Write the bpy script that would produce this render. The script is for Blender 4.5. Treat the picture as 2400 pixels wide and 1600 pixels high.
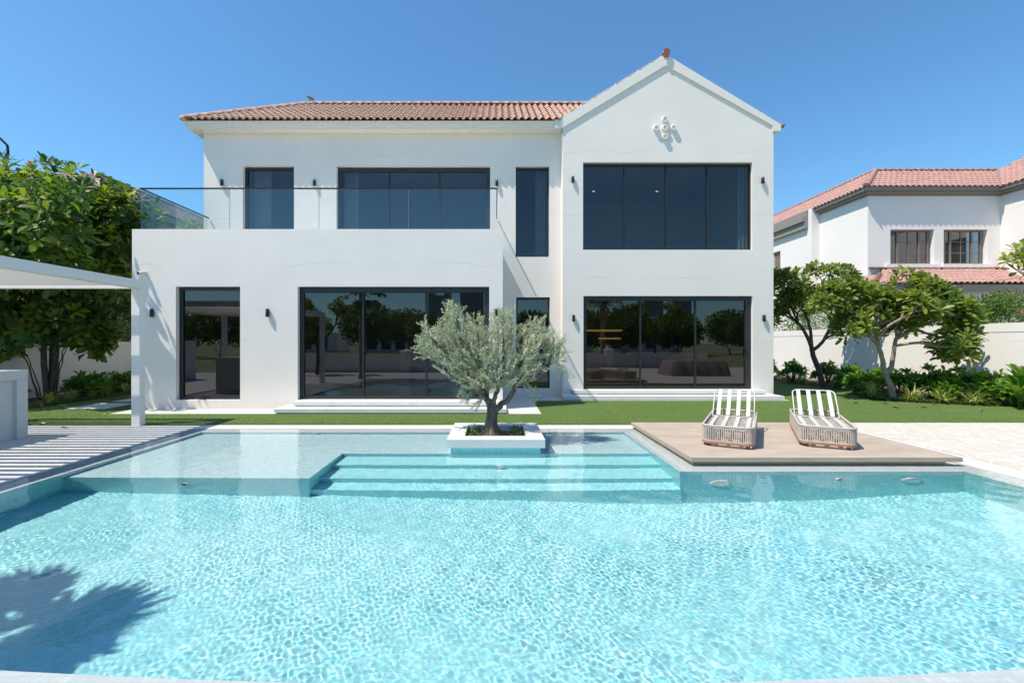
import bpy, math, random
import numpy as np
from mathutils import Vector, Matrix

# ------------------------------------------------------------------ camera, sky, sun, exposure
S = bpy.context.scene
for o in list(bpy.data.objects): bpy.data.objects.remove(o)
COL = S.collection
cam = bpy.data.cameras.new('camera'); camo = bpy.data.objects.new('camera', cam); COL.objects.link(camo); S.camera = camo
cam.sensor_width = 36; cam.lens = 16.5; cam.shift_x = 0.01667; cam.shift_y = 0.00125
cam.clip_start = 0.05; cam.clip_end = 3000
camo.location = (0, 0, 1.85); camo.rotation_euler = (math.pi / 2, 0, 0)
SUN = Vector((2.08, 1.0, -4.06)).normalized()          # direction the light travels
w = bpy.data.worlds.new('World'); S.world = w; w.use_nodes = True
wn = w.node_tree; bg = wn.nodes['Background']
sk = wn.nodes.new('ShaderNodeTexSky'); sk.sky_type = 'NISHITA'; sk.sun_disc = False
sk.sun_elevation = math.asin(-SUN.z); sk.sun_rotation = math.atan2(-SUN.x, -SUN.y)
sk.altitude = 0; sk.air_density = 1.15; sk.dust_density = 0.35; sk.ozone_density = 2.5
skm = wn.nodes.new('ShaderNodeMix'); skm.data_type = 'RGBA'; skm.blend_type = 'MULTIPLY'; skm.inputs[0].default_value = 1
wn.links.new(sk.outputs[0], skm.inputs[6]); skm.inputs[7].default_value = (0.64, 1.01, 1.2, 1)
wn.links.new(skm.outputs[2], bg.inputs[0]); bg.inputs[1].default_value = 0.115
sl = bpy.data.lights.new('sun', 'SUN'); slo = bpy.data.objects.new('sun', sl); COL.objects.link(slo)
sl.energy = 4.4; sl.angle = math.radians(0.5); sl.color = (1.0, 0.915, 0.79)
slo.rotation_euler = SUN.to_track_quat('-Z', 'Y').to_euler(); slo.location = (-20, -10, 40)
sl.cycles.is_caustics_light = True
S.view_settings.view_transform = 'Standard'; S.view_settings.look = 'None'
S.view_settings.exposure = 0.42; S.view_settings.gamma = 1; S.view_settings.use_curve_mapping = False
S.cycles.use_denoising = True; S.cycles.max_bounces = 12; S.cycles.transparent_max_bounces = 16
S.cycles.caustics_refractive = True; S.cycles.caustics_reflective = False; S.cycles.sample_clamp_indirect = 6
S.cycles.blur_glossy = 0.5

R = random.Random(7); NR = np.random.default_rng(11)
PI = math.pi

# ------------------------------------------------------------------ materials
def nmat(name):
    m = bpy.data.materials.new(name); m.use_nodes = True
    return m, m.node_tree, m.node_tree.nodes['Principled BSDF']
def N(nt, t, **k):
    n = nt.nodes.new(t)
    for a, b in k.items(): setattr(n, a, b)
    return n
def objco(nt, sc=(1, 1, 1)):
    g = N(nt, 'ShaderNodeNewGeometry')
    mp = N(nt, 'ShaderNodeMapping'); mp.inputs['Scale'].default_value = sc
    nt.links.new(g.outputs['Position'], mp.inputs[0]); return mp.outputs[0]
def noise(nt, vec, scale, detail=4, rough=.55):
    n = N(nt, 'ShaderNodeTexNoise'); n.inputs['Scale'].default_value = scale
    n.inputs['Detail'].default_value = detail; n.inputs['Roughness'].default_value = rough
    nt.links.new(vec, n.inputs['Vector']); return n.outputs['Fac']
def ramp(nt, fac, stops):
    r = N(nt, 'ShaderNodeValToRGB'); e = r.color_ramp.elements
    while len(e) < len(stops): e.new(.5)
    for i, (p, c) in enumerate(stops): e[i].position = p; e[i].color = (*c, 1)
    nt.links.new(fac, r.inputs[0]); return r.outputs[0]
def mixc(nt, fac, a, b, mode='MIX'):
    m = N(nt, 'ShaderNodeMix', data_type='RGBA', blend_type=mode)
    for s, v in ((0, fac), (6, a), (7, b)):
        if isinstance(v, (int, float)): m.inputs[s].default_value = v
        elif isinstance(v, tuple): m.inputs[s].default_value = (*v, 1)
        else: nt.links.new(v, m.inputs[s])
    return m.outputs[2]
def bump(nt, b, h, st=.3, dist=.01, prev=None):
    n = N(nt, 'ShaderNodeBump'); n.inputs['Strength'].default_value = st; n.inputs['Distance'].default_value = dist
    nt.links.new(h, n.inputs['Height'])
    if prev: nt.links.new(prev, n.inputs['Normal'])
    nt.links.new(n.outputs[0], b.inputs['Normal']); return n.outputs[0]
def m_plain(name, c, r=.6, metal=0, spec=.5):
    m, nt, b = nmat(name); b.inputs['Base Color'].default_value = (*c, 1); b.inputs['Roughness'].default_value = r
    b.inputs['Metallic'].default_value = metal; b.inputs['Specular IOR Level'].default_value = spec; return m
def m_noise(name, c1, c2, scale=4, r=.7, sc=(1, 1, 1), bs=.15, bscale=60, bdist=.004, detail=5):
    m, nt, b = nmat(name); v = objco(nt, sc)
    f = noise(nt, v, scale, detail)
    nt.links.new(ramp(nt, f, [(.3, c1), (.7, c2)]), b.inputs['Base Color']); b.inputs['Roughness'].default_value = r
    v2 = objco(nt); bump(nt, b, noise(nt, v2, bscale, 3), bs, bdist); return m
def m_stucco(name, c, amt=.5):
    m, nt, b = nmat(name); v = objco(nt)
    f = noise(nt, v, .5, 5, .6); f2 = noise(nt, v, 5, 4)
    c0 = tuple(x * .93 for x in c)
    base = ramp(nt, f, [(.3, c0), (.65, c)])
    nt.links.new(mixc(nt, .12, base, ramp(nt, f2, [(.35, c0), (.6, c)])), b.inputs['Base Color'])
    b.inputs['Roughness'].default_value = .85; b.inputs['Specular IOR Level'].default_value = .25
    # faint wandering hairline joints and splash grime low on the wall
    g2 = N(nt, 'ShaderNodeNewGeometry'); sp2 = N(nt, 'ShaderNodeSeparateXYZ'); nt.links.new(g2.outputs['Position'], sp2.inputs[0])
    nzz = noise(nt, objco(nt, (1, 1, .3)), .9, 6, .65)
    zz = N(nt, 'ShaderNodeMath', operation='MULTIPLY_ADD'); zz.inputs[1].default_value = .55; nt.links.new(nzz, zz.inputs[0]); nt.links.new(sp2.outputs[2], zz.inputs[2])
    md = N(nt, 'ShaderNodeMath', operation='PINGPONG'); md.inputs[1].default_value = 1.07; nt.links.new(zz.outputs[0], md.inputs[0])
    cr = ramp(nt, md.outputs[0], [(.0, (1, 1, 1)), (.012, (0, 0, 0))])
    gate = ramp(nt, noise(nt, objco(nt, (.6, .6, 1.2)), .8, 2), [(.5, (0, 0, 0)), (.62, (1, 1, 1))])
    crk = N(nt, 'ShaderNodeMath', operation='MULTIPLY'); nt.links.new(cr, crk.inputs[0]); nt.links.new(gate, crk.inputs[1])
    low = N(nt, 'ShaderNodeMapRange'); low.inputs['From Min'].default_value = .42; low.inputs['From Max'].default_value = .0; nt.links.new(sp2.outputs[2], low.inputs[0])
    lw_ = N(nt, 'ShaderNodeMath', operation='MULTIPLY'); nt.links.new(low.outputs[0], lw_.inputs[0]); nt.links.new(noise(nt, objco(nt, (1, 1, .25)), 7, 4), lw_.inputs[1])
    prev = b.inputs['Base Color'].links[0].from_socket
    c2 = mixc(nt, crk.outputs[0], prev, tuple(x * .72 for x in c))
    nt.links.new(mixc(nt, lw_.outputs[0], c2, tuple(x * y for x, y in zip(c, (.72, .70, .66)))), b.inputs['Base Color'])
    vs = objco(nt, (.35, 1, 1.3))
    p = bump(nt, b, noise(nt, vs, 1.6, 3, .5), .22 * amt * 2, .012)
    p = bump(nt, b, noise(nt, v, 9, 3, .5), .25 * amt, .006, p)
    bump(nt, b, noise(nt, v, 90, 2), .35 * amt, .0016, p); return m
def m_stripes(name, c1, c2, sc=(2, 2, 40), r=.55, scale=3, bs=.1):
    m, nt, b = nmat(name); v = objco(nt, sc); f = noise(nt, v, scale, 4, .6)
    nt.links.new(ramp(nt, f, [(.3, c1), (.7, c2)]), b.inputs['Base Color']); b.inputs['Roughness'].default_value = r
    bump(nt, b, f, bs, .002); return m
def m_leaf(name, cA, cB, cC=None, trans=.35, rough=.42, old=None):
    """leaf tint varies per leaf through the stored 'tint' attribute"""
    m, nt, b = nmat(name); a = N(nt, 'ShaderNodeAttribute', attribute_name='tint')
    st = [(0, cA), (.6, cB), (1, cC or cB)]
    if old: st = [(0, cA), (.55, cB), (.955, cC or cB), (.99, old)]
    c = ramp(nt, a.outputs['Fac'], st)
    nt.links.new(c, b.inputs['Base Color']); b.inputs['Roughness'].default_value = rough
    b.inputs['Specular IOR Level'].default_value = .45
    t = N(nt, 'ShaderNodeBsdfTranslucent'); nt.links.new(mixc(nt, 1., c, (1.5, 1.5, .7), 'MULTIPLY'), t.inputs[0])
    mx = N(nt, 'ShaderNodeMixShader'); mx.inputs[0].default_value = trans
    nt.links.new(b.outputs[0], mx.inputs[1]); nt.links.new(t.outputs[0], mx.inputs[2])
    nt.links.new(mx.outputs[0], nt.nodes['Material Output'].inputs[0]); return m
def m_glass(name, tint, ior=1.5, boost=1.0, rough=0.0, gtint=(1, 1, 1)):
    m, nt, b = nmat(name); nt.nodes.remove(b)
    tr = N(nt, 'ShaderNodeBsdfTransparent'); tr.inputs[0].default_value = (*tint, 1)
    gl = N(nt, 'ShaderNodeBsdfGlossy'); gl.inputs['Roughness'].default_value = rough; gl.inputs[0].default_value = (*gtint, 1)
    fr = N(nt, 'ShaderNodeLayerWeight'); fr.inputs[0].default_value = .5
    pw = N(nt, 'ShaderNodeMath', operation='POWER'); pw.inputs[1].default_value = 4.5; nt.links.new(fr.outputs['Facing'], pw.inputs[0])
    mu = N(nt, 'ShaderNodeMath', operation='MULTIPLY_ADD', use_clamp=True); mu.inputs[1].default_value = .9; mu.inputs[2].default_value = .042 * boost
    nt.links.new(pw.outputs[0], mu.inputs[0])
    mx = N(nt, 'ShaderNodeMixShader'); nt.links.new(mu.outputs[0], mx.inputs[0])
    nt.links.new(tr.outputs[0], mx.inputs[1]); nt.links.new(gl.outputs[0], mx.inputs[2])
    nt.links.new(mx.outputs[0], nt.nodes['Material Output'].inputs[0]); return m
def m_tiles(name, cols, grout, size=.05, rough=.25, var=.5):
    """square mosaic laid on any axis-aligned face: cell noise per tile + grout grid"""
    m, nt, b = nmat(name); g = N(nt, 'ShaderNodeNewGeometry')
    sc = N(nt, 'ShaderNodeVectorMath', operation='SCALE'); sc.inputs['Scale'].default_value = 1 / size
    of = N(nt, 'ShaderNodeVectorMath', operation='ADD'); of.inputs[1].default_value = (.013, .013, .013)
    nt.links.new(g.outputs['Position'], of.inputs[0]); nt.links.new(of.outputs[0], sc.inputs[0])
    fl = N(nt, 'ShaderNodeVectorMath', operation='FLOOR'); nt.links.new(sc.outputs[0], fl.inputs[0])
    wn_ = N(nt, 'ShaderNodeTexWhiteNoise', noise_dimensions='3D'); nt.links.new(fl.outputs[0], wn_.inputs['Vector'])
    n = len(cols); c = ramp(nt, wn_.outputs['Value'], [(i / (n - 1), cols[i]) for i in range(n)])
    fc = N(nt, 'ShaderNodeVectorMath', operation='FRACTION'); nt.links.new(sc.outputs[0], fc.inputs[0])
    sx = N(nt, 'ShaderNodeSeparateXYZ'); nt.links.new(fc.outputs[0], sx.inputs[0])
    sn = N(nt, 'ShaderNodeSeparateXYZ'); nt.links.new(g.outputs['Normal'], sn.inputs[0])
    acc = None
    for i in range(3):
        pp = N(nt, 'ShaderNodeMath', operation='PINGPONG'); pp.inputs[1].default_value = .5
        nt.links.new(sx.outputs[i], pp.inputs[0])
        ab = N(nt, 'ShaderNodeMath', operation='ABSOLUTE'); nt.links.new(sn.outputs[i], ab.inputs[0])
        ad = N(nt, 'ShaderNodeMath', operation='MAXIMUM'); nt.links.new(pp.outputs[0], ad.inputs[0]); nt.links.new(ab.outputs[0], ad.inputs[1])
        if acc is None: acc = ad.outputs[0]
        else:
            mn = N(nt, 'ShaderNodeMath', operation='MINIMUM'); nt.links.new(acc, mn.inputs[0]); nt.links.new(ad.outputs[0], mn.inputs[1]); acc = mn.outputs[0]
    lt = N(nt, 'ShaderNodeMath', operation='LESS_THAN'); lt.inputs[1].default_value = .045; nt.links.new(acc, lt.inputs[0])
    nt.links.new(mixc(nt, lt.outputs[0], c, grout), b.inputs['Base Color']); b.inputs['Roughness'].default_value = rough
    return m

STUCCO = m_stucco('white_stucco', (.86, .795, .735))
STUCCO2 = m_stucco('neighbour_stucco', (.84, .80, .77), .3)
WALLP = m_stucco('boundary_wall_paint', (.80, .775, .735), .3)
TRIM = m_plain('white_trim', (.82, .76, .695), .6)
FRAME = m_plain('anthracite_frame', (.022, .025, .031), .42)
BROWNF = m_plain('brown_window_frame', (.20, .15, .125), .5)
GLASS = m_glass('tinted_glass', (.36, .38, .40), 1.5, 1.75, 0, (.92, .90, .90))
BGLASS = m_glass('balustrade_glass', (.93, .96, .955), 1.5, 1.0)
GLASSL = m_glass('door_glass', (.15, .165, .18), 1.5, 2.4, 0, (.90, .89, .93))
GLASSN = m_glass('neighbour_glass', (.16, .2, .22), 1.5, 3.0)
BLACKM = m_plain('black_metal', (.02, .02, .023), .35, .3)
WHITEM = m_plain('white_metal', (.70, .66, .62), .38)
STRAPM = m_plain('strap_metal', (.60, .565, .52), .45)
PERGM = m_plain('pergola_metal', (.80, .765, .735), .38)
ROOF = m_noise('clay_tile', (.47, .26, .18), (.76, .53, .41), 9, .8, bs=.2)
ROOFV = m_noise('pale_lit_clay_tile', (.66, .50, .42), (.78, .66, .58), 5, .8)  # part white paint, part sunlight put into the colour of shaded verge edges
ROOFD = m_plain('unglazed_tile_end', (.24, .12, .10), .8)  # tile ends are dark, unglazed clay
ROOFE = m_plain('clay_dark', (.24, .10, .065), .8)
ROOFN = m_noise('pink_clay_tile', (.43, .235, .195), (.51, .30, .255), 2, .8)
ROOFL = m_noise('grey_clay_tile', (.40, .28, .25), (.52, .39, .35), 2, .8)
GREYC = m_plain('taupe_cornice', (.26, .235, .215), .7)
STONE = m_stripes('limestone_slab', (.55, .545, .52), (.64, .635, .615), (3, 30, 30), .6, 2)
DECKM = m_noise('deck_stone', (.46, .45, .43), (.55, .54, .515), 2.2, .7, bs=.05)
COPE = m_noise('coping_stone', (.60, .58, .54), (.68, .665, .63), 3, .6, bs=.05)
STEPM = m_noise('step_stone', (.64, .625, .595), (.71, .70, .67), 4, .6, bs=.05)
PLATM = m_noise('beige_travertine', (.385, .31, .245), (.49, .405, .33), 1.6, .6, (1, 2.2, 1), .05, detail=8)
PLATE = m_stripes('travertine_edge', (.32, .26, .195), (.44, .37, .29), (1.2, 1.2, 30), .6)
TEAK = m_noise('teak', (.33, .14, .07), (.43, .20, .11), 8, .5)
ROPE = m_noise('rope_beige', (.42, .375, .32), (.53, .48, .42), 60, .85, bs=.4, bscale=200)
SOIL = m_noise('garden_soil', (.10, .05, .028), (.19, .10, .06), 14, .95, bs=.8, bscale=40, bdist=.02)
CURT = m_noise('sheer_curtain', (.55, .56, .56), (.62, .63, .63), 4, .9)
INTER = m_plain('interior_paint', (.58, .565, .55), .8)
INTERF = m_plain('interior_floor', (.30, .28, .26), .5)
BARK = m_noise('olive_bark', (.06, .045, .032), (.21, .175, .14), 14, .95, (1, 1, .45), .9, 30, .02)
BARKF = m_noise('frangipani_bark', (.17, .135, .10), (.34, .29, .23), 22, .9, (1, 1, .6), .6, 40, .01)
BARKD = m_noise('dark_bark', (.06, .045, .035), (.15, .115, .09), 14, .95, (1, 1, .4), .7, 40, .01)
PALMB = m_stripes('palm_bark', (.20, .155, .12), (.36, .30, .24), (2, 2, 18), .9, 3, .6)
RUST = m_noise('rust_brown_wall', (.13, .06, .04), (.20, .10, .07), 4, .9)
DRY = m_noise('dry_leaf', (.22, .12, .07), (.42, .27, .17), 12, .8)
TILE_F = m_tiles('pool_tile_depth_tint', [(.27, .65, .70), (.35, .70, .74), (.31, .66, .73), (.42, .74, .77), (.35, .69, .75)], (.24, .57, .62))  # cyan of deep water put into the tile colour, in place of absorption
TILE_G = m_tiles('step_tile_depth_tint', [(.30, .70, .74), (.40, .77, .80), (.34, .72, .77), (.46, .80, .82), (.38, .75, .80)], (.30, .64, .68))  # step tiles carry part of the water's depth tint in their colour
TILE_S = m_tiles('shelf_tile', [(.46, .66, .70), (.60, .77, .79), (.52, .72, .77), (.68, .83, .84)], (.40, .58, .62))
TILE_M = m_tiles('margin_tile', [(.62, .65, .65), (.72, .74, .72), (.63, .65, .70), (.76, .78, .76)], (.56, .60, .60), .05, .3)

LEAF_ALM = m_leaf('almond_leaf', (.035, .085, .026), (.08, .155, .032), (.26, .33, .025), 0.48, .46, (.42, .11, .02))
LEAF_FRA = m_leaf('frangipani_leaf', (.08, .14, .03), (.18, .25, .05), (.34, .38, .08), .45, .38, (.36, .24, .08))
LEAF_SHR = m_leaf('shrub_leaf', (.05, .145, .016), (.11, .25, .028), (.22, .37, .045), .45, .33)
LEAF_OLV = m_leaf('olive_leaf', (.26, .30, .225), (.50, .53, .43), (.84, .85, .73), .28, .5)
LEAF_HED = m_leaf('hedge_leaf', (.05, .10, .02), (.10, .18, .035), (.20, .28, .05), .35, .5)
LEAF_PAL = m_leaf('palm_leaf', (.07, .12, .035), (.13, .19, .06), (.24, .29, .12), .25, .5)
LEAF_SPI = m_leaf('variegated_leaf', (.11, .19, .03), (.36, .42, .10), (.55, .58, .22), .3, .5)
LEAF_COV = m_leaf('groundcover_leaf', (.04, .10, .02), (.08, .16, .03), (.12, .22, .05), .3, .5)
WHITEP = m_plain('white_petal', (.85, .83, .75), .6)
ORANGEP = m_plain('orange_petal', (.80, .38, .03), .6)

def m_lawn():
    m, nt, b = nmat('lawn_grass'); v = objco(nt)
    f = noise(nt, v, 1.3, 4); f2 = noise(nt, objco(nt, (1, .5, 1)), 55, 3, .8)
    a = ramp(nt, f, [(.3, (.075, .13, .033)), (.7, (.135, .20, .055))])
    c = mixc(nt, .75, a, ramp(nt, f2, [(.32, (.035, .07, .014)), (.5, (.10, .165, .042)), (.68, (.21, .28, .09))]))
    nt.links.new(c, b.inputs['Base Color']); b.inputs['Roughness'].default_value = .9; b.inputs['Specular IOR Level'].default_value = .15
    bump(nt, b, f2, .9, .02); return m
LAWN = m_lawn()
def m_crazy():
    m, nt, b = nmat('crazy_paving'); v = objco(nt)
    nz = N(nt, 'ShaderNodeTexNoise'); nz.inputs['Scale'].default_value = 2.5; nt.links.new(v, nz.inputs['Vector'])
    vv = N(nt, 'ShaderNodeVectorMath', operation='MULTIPLY_ADD'); vv.inputs[1].default_value = (.12, .12, 0)
    nt.links.new(nz.outputs['Color'], vv.inputs[0]); nt.links.new(v, vv.inputs[2])
    vo = N(nt, 'ShaderNodeTexVoronoi', feature='DISTANCE_TO_EDGE'); vo.inputs['Scale'].default_value = 3.9
    v1 = N(nt, 'ShaderNodeTexVoronoi', feature='F1'); v1.inputs['Scale'].default_value = 3.9
    nt.links.new(vv.outputs[0], vo.inputs['Vector']); nt.links.new(vv.outputs[0], v1.inputs['Vector'])
    c = ramp(nt, v1.outputs['Color'], [(0, (.51, .455, .38)), (1, (.575, .52, .445))])
    c = mixc(nt, .3, c, ramp(nt, noise(nt, v, 6), [(.3, (.52, .46, .385)), (.7, (.585, .535, .465))]))
    e = ramp(nt, vo.outputs['Distance'], [(.025, (1, 1, 1)), (.065, (0, 0, 0))])
    nt.links.new(mixc(nt, e, c, (.63, .605, .565)), b.inputs['Base Color']); b.inputs['Roughness'].default_value = .75
    bump(nt, b, vo.outputs['Distance'], .1, .01); return m
CRAZY = m_crazy()
GROUND = m_noise('dry_ground', (.13, .17, .06), (.24, .24, .12), .2, .95)

def m_water():
    m, nt, b = nmat('pool_water')
    b.inputs['Base Color'].default_value = (.925, .988, .992, 1); b.inputs['Transmission Weight'].default_value = 1
    b.inputs['Roughness'].default_value = 0; b.inputs['IOR'].default_value = 1.333; return m
WATER = m_water()
def m_emit(name, c, s):
    m, nt, b = nmat(name); b.inputs['Emission Color'].default_value = (*c, 1); b.inputs['Emission Strength'].default_value = s
    b.inputs['Base Color'].default_value = (*c, 1); return m
LITW = m_emit('downlight_glow', (1, .74, .6), 1.6); LITA = m_emit('amber_glow', (1, .55, .16), .8)

# ------------------------------------------------------------------ object helpers
def tag(o, label=None, cat=None, group=None, kind=None):
    if label: o['label'] = label
    if cat: o['category'] = cat
    if group: o['group'] = group
    if kind: o['kind'] = kind
    return o
def thing(name, label, cat, loc=(0, 0, 0), rz=0, group=None):
    o = bpy.data.objects.new(name, None); COL.objects.link(o); o.location = loc; o.rotation_euler = (0, 0, rz)
    o.empty_display_size = .2
    return tag(o, label, cat, group)
def kids(o): return [c for c in bpy.data.objects if c.parent == o]
def dup(o, loc, rz=0, label=None, sc=1, parent=None):
    c = o.copy(); COL.objects.link(c)
    if parent: c.parent = parent
    else:
        c.location = loc; c.rotation_euler = (0, 0, rz); c.scale = (sc,) * 3
        if label: c['label'] = label
    for ch in kids(o): dup(ch, None, parent=c)
    return c
def link_mesh(name, me, mats, parent=None, local=False, auto=True):
    o = bpy.data.objects.new(name, me); COL.objects.link(o)
    for m in (mats if isinstance(mats, (list, tuple)) else [mats]): me.materials.append(m)
    if parent is not None:
        o.parent = parent
        if not local:
            p = parent; L = Vector((0, 0, 0))
            while p: L += p.location; p = p.parent
            o.location = -L
    elif auto and len(me.vertices):
        a = np.empty(len(me.vertices) * 3, np.float32); me.vertices.foreach_get('co', a); a = a.reshape(-1, 3)
        c = Vector(((a[:, 0].min() + a[:, 0].max()) / 2, (a[:, 1].min() + a[:, 1].max()) / 2, a[:, 2].min()))
        me.transform(Matrix.Translation(-c)); o.location = c
    return o
def np_mesh(name, v, f, smooth=False, tint=None):
    """v (n,3), f (m,k) arrays of equal-sized faces"""
    me = bpy.data.meshes.new(name); v = np.asarray(v, np.float32); f = np.asarray(f, np.int32)
    me.vertices.add(len(v)); me.vertices.foreach_set('co', v.ravel())
    me.loops.add(f.size); me.loops.foreach_set('vertex_index', f.ravel())
    me.polygons.add(len(f)); me.polygons.foreach_set('loop_start', np.arange(0, f.size, f.shape[1], dtype=np.int32))
    if smooth: me.polygons.foreach_set('use_smooth', np.ones(len(f), bool))
    if tint is not None:
        a = me.attributes.new('tint', 'FLOAT', 'POINT'); a.data.foreach_set('value', np.asarray(tint, np.float32))
    me.update(); me.validate(); return me

class MB:
    def __init__(s): s.v = []; s.f = []; s.sm = []
    def poly(s, pts, smooth=False):
        n = len(s.v); s.v += [tuple(p) for p in pts]; s.f.append(tuple(range(n, n + len(pts)))); s.sm.append(smooth); return s
    def box(s, x0, x1, y0, y1, z0, z1, M=None):
        p = [(x0, y0, z0), (x1, y0, z0), (x1, y1, z0), (x0, y1, z0), (x0, y0, z1), (x1, y0, z1), (x1, y1, z1), (x0, y1, z1)]
        if M is not None: p = [tuple(M @ Vector(q)) for q in p]
        n = len(s.v); s.v += p
        for f in ((0, 3, 2, 1), (4, 5, 6, 7), (0, 1, 5, 4), (1, 2, 6, 5), (2, 3, 7, 6), (3, 0, 4, 7)):
            s.f.append(tuple(n + i for i in f)); s.sm.append(False)
        return s
    def cbox(s, x0, x1, y0, y1, z0, z1, c=.01, M=None):
        """box with chamfered vertical and horizontal edges"""
        X = (x0, x0 + c, x1 - c, x1); Y = (y0, y0 + c, y1 - c, y1)
        lay = []
        for z, i in ((z0, 1), (z0 + c, 0), (z1 - c, 0), (z1, 1)):
            if i: r = [(X[1], Y[1]), (X[2], Y[1]), (X[2], Y[1]), (X[2], Y[2]), (X[2], Y[2]), (X[1], Y[2]), (X[1], Y[2]), (X[1], Y[1])]
            else: r = [(X[1], Y[0]), (X[2], Y[0]), (X[3], Y[1]), (X[3], Y[2]), (X[2], Y[3]), (X[1], Y[3]), (X[0], Y[2]), (X[0], Y[1])]
            lay.append([(a, b, z) for a, b in r])
        if M is not None: lay = [[tuple(M @ Vector(q)) for q in l] for l in lay]
        n = len(s.v)
        for l in lay: s.v += l
        for j in range(3):
            for i in range(8):
                k = (i + 1) % 8; s.f.append((n + j * 8 + i, n + j * 8 + k, n + (j + 1) * 8 + k, n + (j + 1) * 8 + i)); s.sm.append(False)
        s.f.append(tuple(n + i for i in (7, 5, 3, 1))); s.sm.append(False)
        s.f.append(tuple(n + 24 + i for i in (1, 3, 5, 7))); s.sm.append(False)
        return s
    def tube(s, pts, r, n=8, caps=True, smooth=True, closed=False):
        pts = [Vector(p) for p in pts]; m = len(pts); rr = r if isinstance(r, (list, tuple)) else [r] * m
        b = len(s.v); up = None
        for i, p in enumerate(pts):
            if closed: d = pts[(i + 1) % m] - pts[i - 1]
            else: d = (pts[min(i + 1, m - 1)] - pts[max(i - 1, 0)])
            d = d.normalized() if d.length > 1e-9 else Vector((0, 0, 1))
            if up is None:
                up = Vector((0, 0, 1)) if abs(d.z) < .9 else Vector((1, 0, 0))
            a = d.cross(up); a = a.normalized() if a.length > 1e-6 else d.orthogonal().normalized()
            c = a.cross(d).normalized(); up = c
            for k in range(n):
                t = 2 * PI * k / n; s.v.append(tuple(p + (a * math.cos(t) + c * math.sin(t)) * rr[i]))
        for i in range(m if closed else m - 1):
            j = (i + 1) % m
            for k in range(n):
                q = (k + 1) % n; s.f.append((b + i * n + k, b + i * n + q, b + j * n + q, b + j * n + k)); s.sm.append(smooth)
        if caps and not closed:
            s.f.append(tuple(b + k for k in range(n))[::-1]); s.sm.append(False)
            s.f.append(tuple(b + (m - 1) * n + k for k in range(n))); s.sm.append(False)
        return s
    def lathe(s, c, prof, n=16, axis='Z', smooth=True):
        """prof [(r,h)..] around axis through c"""
        b = len(s.v); m = len(prof)
        for r, h in prof:
            for k in range(n):
                t = 2 * PI * k / n; x, y = r * math.cos(t), r * math.sin(t)
                p = {'Z': (x, y, h), 'Y': (x, h, y), 'X': (h, x, y)}[axis]
                s.v.append((c[0] + p[0], c[1] + p[1], c[2] + p[2]))
        for i in range(m - 1):
            for k in range(n):
                q = (k + 1) % n; s.f.append((b + i * n + k, b + i * n + q, b + (i + 1) * n + q, b + (i + 1) * n + k)); s.sm.append(smooth)
        return s
    def prism(s, poly, y0, y1):
        """polygon in XZ extruded along Y"""
        n = len(poly); b = len(s.v)
        s.v += [(x, y0, z) for x, z in poly] + [(x, y1, z) for x, z in poly]
        s.f.append(tuple(b + i for i in range(n))); s.f.append(tuple(b + n + i for i in range(n))[::-1]); s.sm += [False, False]
        for i in range(n):
            j = (i + 1) % n; s.f.append((b + i, b + n + i, b + n + j, b + j)); s.sm.append(False)
        return s
    def wall(s, x0, x1, z0, z1, y0, y1, ops=(), flip=None):
        """slab in the XZ plane with rectangular openings (xa,xb,za,zb); flip maps (x,y,z) to other axes"""
        F = flip or (lambda x, y, z: (x, y, z))
        xs = sorted({x0, x1, *[o[0] for o in ops], *[o[1] for o in ops]}); xs = [x for x in xs if x0 <= x <= x1]
        zs = sorted({z0, z1, *[o[2] for o in ops], *[o[3] for o in ops]}); zs = [z for z in zs if z0 <= z <= z1]
        hole = lambda i, j: i < 0 or j < 0 or i >= len(xs) - 1 or j >= len(zs) - 1 or any(o[0] <= (xs[i] + xs[i + 1]) / 2 <= o[1] and o[2] <= (zs[j] + zs[j + 1]) / 2 <= o[3] for o in ops)
        for i in range(len(xs) - 1):
            for j in range(len(zs) - 1):
                if hole(i, j): continue
                a, b, c, d = xs[i], xs[i + 1], zs[j], zs[j + 1]
                s.poly([F(a, y0, c), F(b, y0, c), F(b, y0, d), F(a, y0, d)]); s.poly([F(b, y1, c), F(a, y1, c), F(a, y1, d), F(b, y1, d)])
                if hole(i - 1, j): s.poly([F(a, y1, c), F(a, y0, c), F(a, y0, d), F(a, y1, d)])
                if hole(i + 1, j): s.poly([F(b, y0, c), F(b, y1, c), F(b, y1, d), F(b, y0, d)])
                if hole(i, j - 1): s.poly([F(a, y0, c), F(a, y1, c), F(b, y1, c), F(b, y0, c)])
                if hole(i, j + 1): s.poly([F(a, y0, d), F(b, y0, d), F(b, y1, d), F(a, y1, d)])
        return s
    def sweep(s, path, prof):
        """path 2-D points (x,y); prof (offset to the left of travel, z); mitred"""
        P = [Vector(p) for p in path]; n = len(prof); b = len(s.v)
        for i, p in enumerate(P):
            d0 = (P[i] - P[i - 1]).normalized() if i else None; d1 = (P[i + 1] - P[i]).normalized() if i < len(P) - 1 else None
            if d0 is None: d0 = d1
            if d1 is None: d1 = d0
            n0 = Vector((-d0.y, d0.x)); n1 = Vector((-d1.y, d1.x)); mt = (n0 + n1).normalized(); k = 1 / max(.2, mt.dot(n0))
            for o, z in prof: q = p + mt * o * k; s.v.append((q.x, q.y, z))
        for i in range(len(P) - 1):
            for k in range(n):
                q = (k + 1) % n; s.f.append((b + i * n + k, b + (i + 1) * n + k, b + (i + 1) * n + q, b + i * n + q)); s.sm.append(False)
        s.f.append(tuple(b + k for k in range(n))); s.sm.append(False)
        e = b + (len(P) - 1) * n; s.f.append(tuple(e + k for k in range(n))[::-1]); s.sm.append(False)
        return s
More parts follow.
